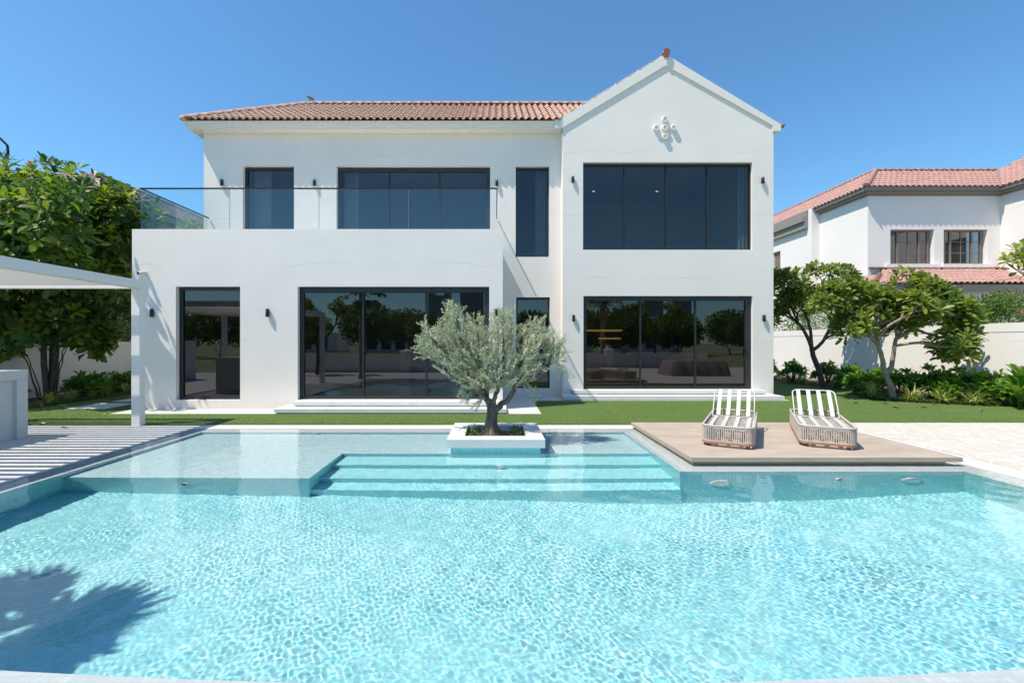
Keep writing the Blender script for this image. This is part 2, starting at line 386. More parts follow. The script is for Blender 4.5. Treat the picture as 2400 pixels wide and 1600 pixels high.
    def build(s, name, mats, parent=None, local=False, auto=True):
        me = bpy.data.meshes.new(name); me.from_pydata(s.v, [], s.f)
        me.polygons.foreach_set('use_smooth', s.sm); me.update()
        return link_mesh(name, me, mats, parent, local, auto)

def leaves(pos, dr, nrm, size, tmpl, faces, tint, wid=1.0):
    """instantiate a leaf template: returns v,f,t arrays"""
    pos = np.asarray(pos, float); dr = np.asarray(dr, float); nrm = np.asarray(nrm, float); size = np.asarray(size, float)
    y = dr / (np.linalg.norm(dr, axis=1, keepdims=True) + 1e-9)
    z = nrm - (nrm * y).sum(1, keepdims=True) * y; z /= (np.linalg.norm(z, axis=1, keepdims=True) + 1e-9)
    x = np.cross(y, z); T = np.asarray(tmpl, float)
    v = pos[:, None, :] + size[:, None, None] * (T[None, :, 0:1] * wid * x[:, None, :] + T[None, :, 1:2] * y[:, None, :] + T[None, :, 2:3] * z[:, None, :])
    n, k = len(pos), len(T); f = (np.arange(n)[:, None, None] * k + np.asarray(faces)[None]).reshape(-1, len(faces[0]))
    return v.reshape(-1, 3), f, np.repeat(np.asarray(tint, float), k)
# obovate folded leaf: quads
LEAF_OB = [(0, 0, 0), (.07, .25, .035), (0, .28, 0), (-.07, .25, .035), (.21, .62, .06), (0, .64, .015), (-.21, .62, .06), (.15, .9, .01), (0, 1, -.06), (-.15, .9, .01)]
LEAF_OBF = [(0, 1, 2, 3), (2, 1, 4, 5), (3, 2, 5, 6), (5, 4, 7, 8), (6, 5, 8, 9)]
LEAF_LA = [(0, 0, 0), (.11, .45, .03), (0, 1, -.03), (-.11, .45, .03)]
LEAF_LAF = [(0, 1, 2, 3)]
LEAF_SM = [(0, 0, 0), (.28, .5, .06), (0, 1, 0), (-.28, .5, .06)]
BLADE = [(-.035, 0, 0), (.035, 0, 0), (.04, .35, .10), (-.04, .35, .10), (.03, .7, .06), (-.03, .7, .06), (.004, 1, -.14), (-.004, 1, -.14)]
BLADEF = [(0, 1, 2, 3), (3, 2, 4, 5), (5, 4, 6, 7)]
def unit(n):
    a = NR.normal(size=(n, 3)); return a / np.linalg.norm(a, axis=1, keepdims=True)
def rosettes(tips, axes, nper, size, spread=1.0, droop=.25, tmpl=LEAF_OB, faces=LEAF_OBF, sv=.25, wid=1.0):
    """a whorl of leaves round each tip"""
    P, D, Nn, Z, T = [], [], [], [], []
    for p, a in zip(tips, axes):
        a = Vector(a).normalized(); e1 = a.orthogonal().normalized(); e2 = a.cross(e1); ph = R.random() * 6.28; base = R.random() ** 1.4 * .62 - .06
        m = nper + R.randint(-2, 2)
        for k in range(m):
            t = ph + k * 2.4; el = (k / m) * 1.15 * spread
            d = (e1 * math.cos(t) + e2 * math.sin(t)) * (math.sin(1.5 - el) * spread) + a * (math.cos(1.5 - el) + .1)
            d += Vector((0, 0, -droop * (1 - k / m))) + Vector((R.gauss(0, .12), R.gauss(0, .12), R.gauss(0, .12)))
            d.normalize(); nn = a * 1.0 + Vector((R.gauss(0, .25), R.gauss(0, .25), .25 + R.gauss(0, .25)))
            P.append(Vector(p) - a * size * .15 * (1 - k / m) + d * size * .04); D.append(d); Nn.append(nn)
            Z.append(size * (1 + R.uniform(-sv, sv)) * (1 - .3 * k / m)); T.append(min(.95, max(0, base + R.random() * .35 + .2 * (1 - k / m))) if R.random() > .005 else 1)
    return leaves(P, D, Nn, Z, tmpl, faces, T, wid)
def merge(parts):
    V, F, T, n = [], [], [], 0
    for v, f, t in parts: V.append(v); F.append(f + n); T.append(t); n += len(v)
    return np.concatenate(V), np.concatenate(F), np.concatenate(T)
def leaf_obj(name, parts, mat, parent=None, local=False, smooth=True):
    v, f, t = merge(parts if isinstance(parts, list) else [parts])
    return link_mesh(name, np_mesh(name, v, f, smooth, t), mat, parent, local)
def blob_pts(blobs, n, shell=.55):
    """points inside ellipsoids (c, r), biased to the outside; also outward directions"""
    vol = np.array([b[1][0] * b[1][1] * b[1][2] for b in blobs]) ** (2 / 3); vol /= vol.sum()
    P, D = [], []
    for b, k in zip(blobs, NR.multinomial(n, vol)):
        d = unit(k); r = (shell + (1 - shell) * NR.random(k)) ** 1.0
        q = d * r[:, None]; P.append(np.array(b[0]) + q * np.array(b[1])); D.append(d / np.array(b[1]) * np.mean(b[1]))
    return np.concatenate(P), np.concatenate(D)
def bez(a, b, c, n=6): return [a * (1 - t) ** 2 + b * 2 * t * (1 - t) + c * t * t for t in [i / n for i in range(n + 1)]]

# ------------------------------------------------------------------ ground, pool, deck
def sheet(name, rects, z, mat, kind='structure', polys=()):
    m = MB()
    for x0, x1, y0, y1 in rects: m.poly([(x0, y0, z), (x1, y0, z), (x1, y1, z), (x0, y1, z)])
    for p in polys: m.poly([(x, y, z) for x, y in p])
    return tag(m.build(name, mat), kind=kind)
BIG = 900
sheet('ground', [(-BIG, -6.9, -BIG, BIG), (7.6, BIG, -BIG, BIG), (-6.9, 7.6, -BIG, 1.6), (-6.9, 7.6, 10.5, BIG)], -.05, GROUND)
PX0, PX1, NX = -6.14, 6.81, 2.68          # pool inner edges, notch
PB, PN = 9.78, 6.81                        # back edge, notch edge
MX0, MX1, MB_, MN = -6.47, 7.17, 10.12, 7.16
def near(x): return 2.567 + .017 * (x - .1) ** 2 * (1 if x < 0 else 1.15) * max(.2, 1 - abs(x) / 14)
nxs = [PX0 + (PX1 - PX0) * i / 24 for i in range(25)]
DEEP = 1.7
b = MB()
# deep floor
def fdep(x): return float(np.interp(x, [-6.2, -2.9, .2, 1.85, 3.4, 5.0, 6.85], [1.05, 1.06, 1.20, 1.36, 1.48, 1.46, 1.26]))
fx = [PX0 - .02 + (PX1 - PX0 + .04) * i / 40 for i in range(41)]
for i in range(40): b.poly([(fx[i], 2.3, -fdep(fx[i])), (fx[i + 1], 2.3, -fdep(fx[i + 1])), (fx[i + 1], 6.95, -fdep(fx[i + 1])), (fx[i], 6.95, -fdep(fx[i]))], True)
for i in range(24): b.poly([(nxs[i + 1], near(nxs[i + 1]), -DEEP), (nxs[i], near(nxs[i]), -DEEP), (nxs[i], near(nxs[i]), -.036), (nxs[i + 1], near(nxs[i + 1]), -.036)])
b.poly([(PX0, near(PX0), -DEEP), (PX0, 6.68, -DEEP), (PX0, 6.68, -.036), (PX0, near(PX0), -.036)])
b.poly([(PX1, PN, -DEEP), (PX1, near(PX1), -DEEP), (PX1, near(PX1), -.036), (PX1, PN, -.036)])
b.poly([(NX, PN, -DEEP), (PX1, PN, -DEEP), (PX1, PN, -.036), (NX, PN, -.036)])
b.poly([(PX0, 6.68, -DEEP), (-2.645, 6.68, -DEEP), (-2.645, 6.68, -.25), (PX0, 6.68, -.25)])
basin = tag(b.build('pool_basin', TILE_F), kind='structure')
st = MB(); ys_ = [(8.12, .25), (7.6, .45), (7.08, .65), (6.76, .85)]
# tanning shelf + steps + upper walls
st.poly([(PX0, 6.68, -.25), (-2.645, 6.68, -.25), (-2.645, PB, -.25), (PX0, PB, -.25)])
st.poly([(-2.645, 8.12, -.25), (NX, 8.12, -.25), (NX, PB, -.25), (-2.645, PB, -.25)])
st.poly([(PX0, 6.68, -.25), (PX0, PB, -.25), (PX0, PB, -.036), (PX0, 6.68, -.036)])
st.poly([(PX0, PB, -.25), (NX, PB, -.25), (NX, PB, -.036), (PX0, PB, -.036)])
st.poly([(-2.645, 6.68, -DEEP), (-2.645, 8.12, -DEEP), (-2.645, 8.12, -.25), (-2.645, 6.68, -.25)])
st.poly([(NX, PB, -DEEP), (NX, PN, -DEEP), (NX, PN, -.036), (NX, PB, -.036)])
for i, (y, d) in enumerate(ys_):
    d2 = ys_[i + 1][1] if i < 3 else DEEP; y2 = ys_[i + 1][0] if i < 3 else y
    st.poly([(-2.645, y, -d2), (NX, y, -d2), (NX, y, -d), (-2.645, y, -d)])
    if i < 3: st.poly([(-2.645, y2, -d2), (NX, y2, -d2), (NX, y, -d2), (-2.645, y, -d2)])
st.poly([(NX, 6.76, -DEEP), (NX, PN, -DEEP), (NX, PN, -.85), (NX, 6.76, -.85)])
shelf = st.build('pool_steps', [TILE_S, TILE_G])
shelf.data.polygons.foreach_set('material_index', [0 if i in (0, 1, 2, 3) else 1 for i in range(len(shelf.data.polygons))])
tag(shelf, kind='structure')
mg = MB()
zt = -.036
mg.poly([(MX0, MB_, zt), (MX0, 1.9, zt), (PX0, 1.9, zt), (PX0, MB_, zt)])
mg.poly([(PX0, PB, zt), (NX, PB, zt), (NX, MB_, zt), (PX0, MB_, zt)])
mg.poly([(NX, PN, zt), (3.02, PN, zt), (3.02, MB_, zt), (NX, MB_, zt)])
mg.poly([(3.02, PN, zt), (PX1, PN, zt), (PX1, MN + .1, zt), (3.02, MN + .1, zt)])
mg.poly([(PX1, 1.9, zt), (MX1, 1.9, zt), (MX1, MN + .4, zt), (PX1, MN + .4, zt)])
for i in range(24): mg.poly([(nxs[i], 1.9, zt), (nxs[i + 1], 1.9, zt), (nxs[i + 1], near(nxs[i + 1]), zt), (nxs[i], near(nxs[i]), zt)])
margin = tag(mg.build('pool_margin', TILE_M), kind='structure')
# water surface with real ripples
ax = np.linspace(MX0 + .002, MX1 - .002, 1640)
ay = [1.95]
while ay[-1] < MB_ - .004: ay.append(ay[-1] + .0072 + .0016 * (ay[-1] - 2))
ay = np.array(ay); ay = 1.95 + (ay - 1.95) * (MB_ - .004 - 1.95) / (ay[-1] - 1.95)
GX, GY = np.meshgrid(ax, ay); GZ = np.zeros_like(GX)
for i in range(56):
    lam = 10 ** NR.uniform(math.log10(.036), math.log10(.10)); k = 2 * PI / lam; a = NR.uniform(0, 2 * PI)
    amp = .29 / k ** 2 * (1.0 if lam < .07 else .7)
    GZ += amp * .78 * np.sin(k * (GX * math.cos(a) + GY * math.sin(a)) + NR.uniform(0, 6.28))
patch = np.zeros_like(GX)
for i in range(9):
    lam = NR.uniform(1.2, 4); k = 2 * PI / lam; a = NR.uniform(0, 2 * PI); patch += np.sin(k * (GX * math.cos(a) + GY * math.sin(a)) + NR.uniform(0, 6.28))
GZ *= .97 + .30 * np.clip(patch / 2.2, -1.7, 1.5)
for i in range(14):
    lam = NR.uniform(.22, .62); k = 2 * PI / lam; a = NR.normal(.5, .8); GZ += .00055 * lam * np.sin(k * (GX * math.cos(a) + GY * math.sin(a)) + NR.uniform(0, 6.28))
edge = np.minimum.reduce([(GX - MX0) / .35, (MX1 - GX) / .35, (MB_ - GY) / .35]); GZ *= np.clip(.25 + .75 * edge, .25, 1)
for cx, cy in ((-.45, 3.3), (1.35, 3.6)):
    rr = np.hypot(GX - cx, GY - cy); GZ += .00028 * (.6 + .4 * np.sin(GX * 23 + GY * 17)) * np.sin(2 * PI * rr / .12) * np.exp(-(rr / .38) ** 2)
GZ = GZ - .009
GZ = np.clip(GZ, -.0195, .02)
keep = ~(((GX > 3.0) & (GY > 7.17)))[:-1, :-1] & ~((GX > -.76) & (GX < .78) & (GY > 8.07) & (GY < 9.62))[:-1, :-1]
nyy, nxx = GX.shape; ii = np.arange((nyy - 1) * (nxx - 1)); rr = ii // (nxx - 1); cc = ii % (nxx - 1); a0 = rr * nxx + cc
wf = np.stack([a0, a0 + 1, a0 + nxx + 1, a0 + nxx], -1)[keep.ravel()]
used = np.unique(wf); rm = np.full(nyy * nxx, -1); rm[used] = np.arange(len(used))
wv = np.stack([GX, GY, GZ], -1).reshape(-1, 3)[used]
water = tag(link_mesh('water', np_mesh('water', wv, rm[wf], True), WATER), kind='structure')
water.cycles.is_caustics_caster = True
RECV = [basin, shelf, margin]

# deck and coping
dk = MB()
dk.box(-26, MX0 - .016, -3, 10.56, -.3, 0)
dk.box(MX0 - .016, MX1 + .016, -3, 1.93, -.3, 0)
tag(dk.build('pool_deck', DECKM), kind='structure')
cp = MB()
xs = [MX0 - .016 + i * 1.2 for i in range(12)]
for i in range(11): cp.cbox(xs[i] + .0015, min(xs[i + 1], 7.05) - .0015, MB_ + .014, 10.56, -.3, .003, .004)
ys2 = [1.94 + i * 1.2 for i in range(8)]
for i in range(7): cp.cbox(MX1 + .016, 7.62, ys2[i] + .0015, ys2[i + 1] - .0015, -.3, .003, .004)
tag(cp.build('coping', COPE), kind='structure')
dg = MB(); dg.box(MX0 - .03, MX0 - .001, 1.9, MB_ + .02, -.12, -.06); dg.box(MX0, 3.0, MB_ - .001, MB_ + .03, -.12, -.06); dg.box(MX1 + .001, MX1 + .03, 1.9, 7.5, -.12, -.06)
tag(dg.build('drain_channel', BLACKM), kind='structure')
cz = MB(); cz.box(7.622, 26, -3, 10.76, -.3, .018); tag(cz.build('crazy_paving', CRAZY), kind='structure')
# lawn, with the bed edges cut into it
BEDR = [(13.0, 24), (13.2, 21.5), (13.5, 19.3), (13.4, 17.4), (12.6, 16.2), (12.15, 15.4), (12.35, 14.8), (13.1, 14.25), (14.3, 13.6), (15.5, 13.4), (20, 13.2)]
lw = MB()
lw.poly([(-12.92, 10.56, .014), (7.6, 10.56, .014), (7.6, 30, .014), (-12.92, 30, .014)])
lw.poly([(-16, 10.56, .014), (-12.92, 10.56, .014), (-12.92, 12.75, .014), (-16, 12.6, .014)])
lw.poly([(7.6, 10.56, .014), (20, 10.56, .014), (20, 13.2, .014)] + [(x, y, .014) for x, y in BEDR[-2::-1]] + [(13, 30, .014), (7.6, 30, .014)])
lawn = tag(lw.build('lawn', LAWN), kind='structure')
bd = MB(); bd.poly([(x, y, .02) for x, y in BEDR] + [(20, 30, .02), (13, 30, .02)]); bd.poly([(-16, 12.6, .02), (-12.92, 12.75, .02), (-12.92, 30, .02), (-16, 30, .02)])
tag(bd.build('flower_bed', SOIL), kind='structure')
# short turf blades that give the lawn its pile
n = 52000
tx = NR.uniform(-12.9, 12.2, n); ty = 10.57 + (NR.random(n) ** 1.6) * 5.5
ok = ~((ty > 12.0) & (tx < 1.22)) & ~((ty > 14.8) & (tx < 9.3)) & ~((tx > 2.9) & (tx < 7.1) & (ty < 10.2)) & ~((tx > 7.6) & (ty < 10.78))
n2 = 9000; tx2 = NR.uniform(-12.9, -9.95, n2); ty2 = NR.uniform(10.57, 17, n2); ok2 = ~((tx2 > -11.96) & (tx2 < -10.75) & (ty2 > 12.95))
tx = np.concatenate([tx[ok], tx2[ok2]]); ty = np.concatenate([ty[ok], ty2[ok2]]); n = len(tx)
# a straight front edge of tufts
gb = leaves(np.stack([tx, ty, np.full(n, .012)], 1), np.stack([NR.normal(0, .5, n), NR.normal(0, .5, n), np.ones(n)], 1), unit(n), NR.uniform(.018, .036, n), [(-.09, 0, 0), (.09, 0, 0), (.02, 1, .1), (-.02, 1, .1)], [(0, 1, 2, 3)], NR.random(n))
LEAF_TURF = m_leaf('turf_blade', (.07, .125, .03), (.13, .20, .05), (.21, .28, .09), .2, .7)
tag(leaf_obj('turf_blades', [gb], LEAF_TURF, smooth=False), 'short green turf blades covering the lawn', 'grass', kind='stuff')
pv = MB()
pv.box(-9.92, 1.195, 12.1, 12.9, -.05, .024); pv.box(.22, 1.195, 12.903, 14.87, -.05, .024); pv.box(.22, 9.33, 14.873, 16.2, -.05, .024)
pv.box(-12.0 + .07, -10.8, 12.99, 14.2, -.05, .026); pv.box(-12.0 + .07, -10.8, 14.62, 15.9, -.05, .026); pv.box(-12.0 + .07, -10.8, 16.3, 17.5, -.05, .026)
tag(pv.build('paving', COPE), kind='structure')

# pool fittings
def fitting(x, y, z, r, label, name, ny=-1):
    t = thing(name, label, 'pool light' if 'light' in name else 'pool inlet', (x, y, z))
    m = MB(); m.lathe((0, 0, 0), [(r * 1.0, -.001), (r * 1.0, -.02), (r * .92, -.035), (r * .8, -.03), (r * .8, -.036)], 24, 'Y'); o = m.build('rim', WHITEM, t, True); RECV.append(o)
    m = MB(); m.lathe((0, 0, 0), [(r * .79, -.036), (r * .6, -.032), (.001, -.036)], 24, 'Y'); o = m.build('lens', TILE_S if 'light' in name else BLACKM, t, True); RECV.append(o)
fitting(3.27, PN, -.62, .145, 'large round underwater light, below the left sun lounger', 'pool_light')
fitting(6.03, PN, -.56, .145, 'large round underwater light near the right end of the pool', 'pool_light')
fitting(-3.73, PB, -.15, .07, 'small round underwater light on the back wall left of the planter', 'pool_light')
fitting(1.85, PB, -.15, .07, 'small round underwater light on the back wall right of the planter', 'pool_light')
fitting(.08, 7.6, -.53, .085, 'round underwater light in the second pool step below the planter', 'pool_light')
fitting(4.98, PN, -.46, .05, 'small round inlet between the two large underwater lights', 'pool_inlet')
fitting(-4.4, 6.68, -.55, .05, 'small round inlet under the shallow shelf at the left', 'pool_inlet')

# ------------------------------------------------------------------ villa
V = thing('villa', 'white two storey rendered villa with a terracotta roof and front gable behind the pool', 'house', (-.3, 16.2, 0))
YW, YB, YG = 16.2, 12.9, 15.8
m = MB()
UP = [(-8.705, -6.937, 4.66, 7.958), (-5.47, -.166, 4.66, 7.95), (.717, 1.873, 4.81, 7.93), (.732, 1.897, .28, 3.42)]
m.wall(-10.05, 2.28, 0, 9.07, YW, YW + .28, UP)
m.box(-10.05, -9.8, YW + .283, 21.5, 0, 9.07)
m.build('upper_wall', STUCCO, V)
m = MB()
BL = [(-8.77, -7.004, .277, 3.393), (-5.422, -.156, .285, 3.393)]
m.wall(-9.975, .215, 0, 4.97, YB, YB + .25, BL)
m.box(-9.975, -9.725, YB + .252, YW - .002, 0, 4.97); m.box(-.035, .215, YB + .252, YW - .002, 0, 4.97)
m.box(-9.724, -.036, YB + .252, YW - .002, 4.4, 4.6)
m.build('terrace_block', STUCCO, V)
m = MB()
GO = [(2.967, 8.665, 4.978, 7.917), (2.98, 8.68, .285, 3.424)]
m.wall(2.28, 9.377, 0, 8.97, YG, YG + .28, GO)
m.poly([(2.28, YG, 8.97), (9.377, YG, 8.97), (9.377, YG, 9.13), (5.74, YG, 11.32), (2.28, YG, 9.27)])
m.wall(YG + .283, 22, 0, 9.13, 2.28, 2.53, (), lambda x, y, z: (y, x, z)); m.wall(YG + .283, 22, 0, 9.0, 9.12, 9.377, (), lambda x, y, z: (y, x, z))
m.box(2.535, 9.115, 21.7, 22, 0, 9)
m.build('gable_wall', STUCCO, V)
# steps
def steps(x0, x1, y0, y1, u0, u1, uy, nm='door_step'):
    m = MB(); m.cbox(x0, x1, y0, y1, .045, .15, .006); m.cbox(x0 + .06, x1 - .06, y0 + .06, y1, .0, .046, .002); m.build(nm, STEPM, V)
    m = MB(); m.cbox(u0, u1, uy, y1 + .0, .185, .284, .006); m.cbox(u0 + .05, u1 - .05, uy + .05, y1, .151, .186, .002); m.build(nm, STEPM, V)
steps(-5.69, .30, 12.08, YB - .002, -5.38, .13, 12.47)
steps(2.18, 9.23, 14.95, YG - .002, 2.576, 8.906, 15.36)
# interiors
def room(x0, x1, y0, y1, z0, z1):
    m = MB()
    m.poly([(x0, y1, z0), (x1, y1, z0), (x1, y1, z1), (x0, y1, z1)]); m.poly([(x0, y0, z1), (x1, y0, z1), (x1, y1, z1), (x0, y1, z1)])
    m.poly([(x0, y0, z0), (x0, y1, z0), (x0, y1, z1), (x0, y0, z1)]); m.poly([(x1, y0, z0), (x1, y1, z0), (x1, y1, z1), (x1, y0, z1)])
    m.box(x0 + .5, x1 - .5, y0 + .45, y0 + .47, z1 - .06, z1 - .002)
    m.build('interior_wall', INTER, V)
    m = MB(); m.poly([(x0, y0, z0), (x1, y0, z0), (x1, y1, z0), (x0, y1, z0)]); m.build('interior_floor', INTERF, V)
room(2.6, 9.05, YG + .3, 21.6, .284, 3.7); room(2.6, 9.05, YG + .3, 21.6, 4.9, 8.3)
room(-9.7, -6.2, YW + .3, 21, 4.62, 8.3); room(-6.1, .25, YW + .3, 21, 4.62, 8.3); room(.35, 2.2, YW + .3, 21, .28, 8.3)
room(-9.7, -6.2, YB + .27, YW - .02, .276, 3.7); room(-6.15, -.06, YB + .27, YW - .02, .284, 3.7)
for x, y, z in ((-4.6, 17.2, 8.29), (-3.85, 17.2, 8.29), (1.15, 17.3, 8.29), (4.9, 17, 8.29), (7.8, 17, 8.29), (8.4, 17, 8.29), (4.2, 20, 8.29), (6.9, 20, 8.29), (-4.9, 14, 3.69), (-4.0, 14, 3.69), (-1.2, 14.2, 3.69), (-7.6, 13.9, 3.69), (-8.2, 13.9, 3.69)):
    m = MB(); m.lathe((x, y, z), [(.05, 0), (.05, -.006), (.001, -.007)], 12); m.build('downlight', LITW, V)
def pendant(x, y, z, l):
    t = thing('pendant_lamp', 'long amber linear pendant glowing inside the ground floor gable room, %s' % ('nearer the glass' if y < 19 else 'further back'), 'ceiling lamp', (x, y, z))
    m = MB(); m.box(-l / 2, l / 2, -.05, .05, 0, .07); m.build('light_bar', LITA, t, True)
    for s in (-1, 1): m = MB(); m.tube([(s * l * .4, 0, .09), (s * l * .4, 0, 3.69 - z)], .004, 6); m.build('cable', BLACKM, t, True)
pendant(4.15, 17.9, 2.28, 1.35); pendant(5.0, 20.5, 2.0, .95)
# curtains
def curtain(x0, x1, y, z0, z1, par=V):
    n = int((x1 - x0) / .02) + 2; v = []; f = []
    for i in range(n):
        x = x0 + (x1 - x0) * i / (n - 1); yy = y + .035 * math.sin(x * 52) + .012 * math.sin(x * 23)
        v += [(x, yy, z0), (x, yy, z1)]
    f = [(2 * i, 2 * i + 2, 2 * i + 3, 2 * i + 1) for i in range(n - 1)]
    link_mesh('curtain', np_mesh('curtain', v, f, True), CURT, par)
curtain(-8.6, -8.0, 16.85, 4.7, 8.2); curtain(-5.4, -4.9, 16.85, 4.7, 8.2); curtain(1.45, 1.85, 16.8, 4.85, 8.2); curtain(8.5, 9.0, 16.4, 4.95, 8.2)
# windows and sliding doors
def window(x0, x1, z0, z1, y, posts=(), fw=.055, fwl=None, ft=None, name='window', handle=None, fwr=None, gl=GLASS, fb=None):
    """frame (bars), one glass sheet, posts, in the plane y..y+.09"""
    l = fwl or fw; r = fwr or fw; t = ft or fw; bt = fb or fw
    m = MB(); m.box(x0, x0 + l, y, y + .10, z0, z1); m.box(x1 - r, x1, y, y + .10, z0, z1)
    m.box(x0 + l, x1 - r, y, y + .10, z1 - t, z1); m.box(x0 + l, x1 - r, y, y + .10, z0, z0 + bt)
    if fwl and fwl > .08:   # inner sash step
        m.box(x0 + l * .45, x0 + l * .55, y - .012, y - .001, z0 + .02, z1 - .03)
    for p in posts:
        m.box(p - .028, p + .028, y + .012, y + .095, z0 + bt, z1 - t)
        m.box(p - .012, p + .012, y - .004, y + .0115, z0 + .01, z1 - .02)
    m.build_name = name; fo = m.build(name, FRAME, V)
    gm = MB(); gy = y + .05
    e = [x0 + l] + list(posts) + [x1 - r]
    for i in range(len(e) - 1):
        a = e[i] + (.028 if i else 0); c = e[i + 1] - (.028 if i < len(e) - 2 else 0)
        p = MB(); p.poly([(a, gy, z0 + bt), (c, gy, z0 + bt), (c, gy, z1 - t), (a, gy, z1 - t)])
        o = p.build('pane', gl); o.parent = fo; o.location = o.location
        # geometry is in world space; keep it there
    if handle:
        h = MB(); h.cbox(handle - .02, handle + .02, y - .05, y - .012, 1.42, 1.68, .006); h.box(handle - .012, handle + .012, y - .014, y, 1.44, 1.47); h.box(handle - .012, handle + .012, y - .014, y, 1.63, 1.66)
        o = h.build('handle', BLACKM); o.parent = fo
    return fo
window(-8.705, -6.937, 4.66, 7.93, YW + .15, fw=.075, fwl=.09)
window(-5.47, -.166, 4.66, 7.93, YW + .15, (-3.69, -1.93), .08, .16, .13, 'sliding_door', fwr=.13)
window(.717, 1.873, 4.81, 7.90, YW + .1, fw=.05, fb=.025)
window(.732, 1.897, .28, 3.40, YW + .1, fw=.055, gl=GLASSL)
window(-8.77, -7.004, .29, 3.375, YB + .14, fw=.07, fwl=.10, gl=GLASSL)
window(-5.422, -.156, .285, 3.37, YB + .13, (-3.66, -1.907), .07, .12, .13, 'sliding_door', fwr=.13, fb=.09, gl=GLASSL)
window(2.967, 8.665, 4.978, 7.88, YG + .1, (4.39, 5.80, 7.20), .045, fb=.03)
window(2.98, 8.68, .285, 3.405, YG + .1, (4.934, 6.80), .08, .12, .13, 'sliding_door', handle=8.50, fwr=.2, fb=.09, gl=GLASSL)

# cornice
PROF = [(0, 9.072), (.33, 9.072), (.33, 9.125), (.365, 9.135), (.365, 9.19), (.40, 9.20), (.40, 9.225), (.43, 9.30), (0, 9.30)]
m = MB(); m.sweep([(2.0, YW), (-10.05, YW), (-10.05, 22)], [(o, z) for o, z in PROF]); m.build('cornice', TRIM, V)
m = MB(); m.cbox(2.003, 2.279, YW - .46, YW - .001, 9.05, 9.34, .006); m.build('cornice_end', TRIM, V)
# roof tiles
def tiled(name, O, u, v, U, L, clip, mat, parent, pitch=.23, course=.36, amp=.065, ns=8, lip=.024):
    """O corner at the eave, u along it, v up the slope; clip(s)->(tmin,tmax)"""
    O, u, v = Vector(O), Vector(u).normalized(), Vector(v).normalized(); nn = u.cross(v).normalized()
    if nn.z < 0: nn = -nn
    k = int(U / pitch * ns) + 1; s = np.linspace(0, U, k + 1)
    ph = (s / pitch) % 1.0
    h = np.where(ph < .62, amp * np.sin(PI * ph / .62) ** .8, -.25 * amp * np.sin(PI * (ph - .62) / .38))
    cl = np.array([clip(x) for x in s]); nc = int(math.ceil(L / course))
    V_, F_, MI = [], [], []; base = 0
    Ou, uu, vv, n3 = (np.array(x) for x in (O, u, v, nn))
    for c in range(nc):
        jit = NR.normal(0, .003, int(U / pitch) + 2)[np.minimum((s / pitch).astype(int), int(U / pitch) + 1)]
        t0 = np.clip(c * course, cl[:, 0], cl[:, 1]); t1 = np.clip((c + 1) * course + .02, cl[:, 0], cl[:, 1])
        live = t1 - t0 > 1e-4
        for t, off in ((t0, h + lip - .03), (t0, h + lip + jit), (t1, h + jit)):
            V_.append(Ou + s[:, None] * uu + t[:, None] * vv + off[:, None] * n3)
        n_ = k + 1
        i = np.arange(k); g = live[:-1] & live[1:]; i = i[g]
        for r in (0, 1):
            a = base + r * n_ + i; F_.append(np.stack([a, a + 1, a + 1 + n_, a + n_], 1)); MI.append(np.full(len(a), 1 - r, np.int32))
        base += 3 * n_
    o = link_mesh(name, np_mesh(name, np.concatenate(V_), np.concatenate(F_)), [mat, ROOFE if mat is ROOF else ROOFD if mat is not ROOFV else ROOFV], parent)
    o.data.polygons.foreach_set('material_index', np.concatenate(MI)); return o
def ridge_caps(name, a, b_, r, mat, parent, step=.38):
    a, b_ = Vector(a), Vector(b_); L = (b_ - a).length; d = (b_ - a) / L; m = MB(); n = max(1, int(L / step))
    side = d.cross(Vector((0, 0, 1))).normalized(); up = side.cross(d).normalized()
    for i in range(n):
        p = a + d * (L * i / n); q = a + d * (L * (i + 1) / n + .03); bb = len(m.v)
        for w_, rr in ((p, r * 1.12), (q, r)):
            for k in range(7):
                t = PI * k / 6; m.v.append(tuple(w_ + side * math.cos(t) * rr + up * math.sin(t) * rr * .9))
        for k in range(6): m.f.append((bb + k, bb + k + 1, bb + 8 + k, bb + 7 + k)); m.sm.append(True)
        m.f.append(tuple(bb + k for k in range(7))); m.sm.append(False)
    return m.build(name, mat, parent)
SL = .67; EX, EY, EZ = -10.44, 15.70, 9.31; RY = 18.62; RZ = EZ + SL * (RY - EY)
q = math.sqrt(1 + SL * SL); Lm = (RY - EY) * q
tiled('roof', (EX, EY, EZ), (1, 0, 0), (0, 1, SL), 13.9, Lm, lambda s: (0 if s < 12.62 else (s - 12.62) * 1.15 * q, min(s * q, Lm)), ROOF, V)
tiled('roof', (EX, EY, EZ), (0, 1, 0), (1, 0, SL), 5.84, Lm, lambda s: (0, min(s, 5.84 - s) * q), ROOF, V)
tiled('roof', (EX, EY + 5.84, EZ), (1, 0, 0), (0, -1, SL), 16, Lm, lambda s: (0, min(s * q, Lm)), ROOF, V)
ridge_caps('ridge_cap', (EX + .02, EY + .02, EZ + .05), (EX + 2.92, RY, RZ + .03), .115, ROOF, V)
ridge_caps('ridge_cap', (EX + 2.85, RY, RZ + .03), (4.8, RY, RZ + .03), .115, ROOF, V)
m = MB(); m.lathe((EX - .0, EY - .0, EZ + .03), [(.001, .10), (.07, .07), (.10, .0), (.08, -.05), (.001, -.07)], 12); m.build('ridge_end', ROOF, V)
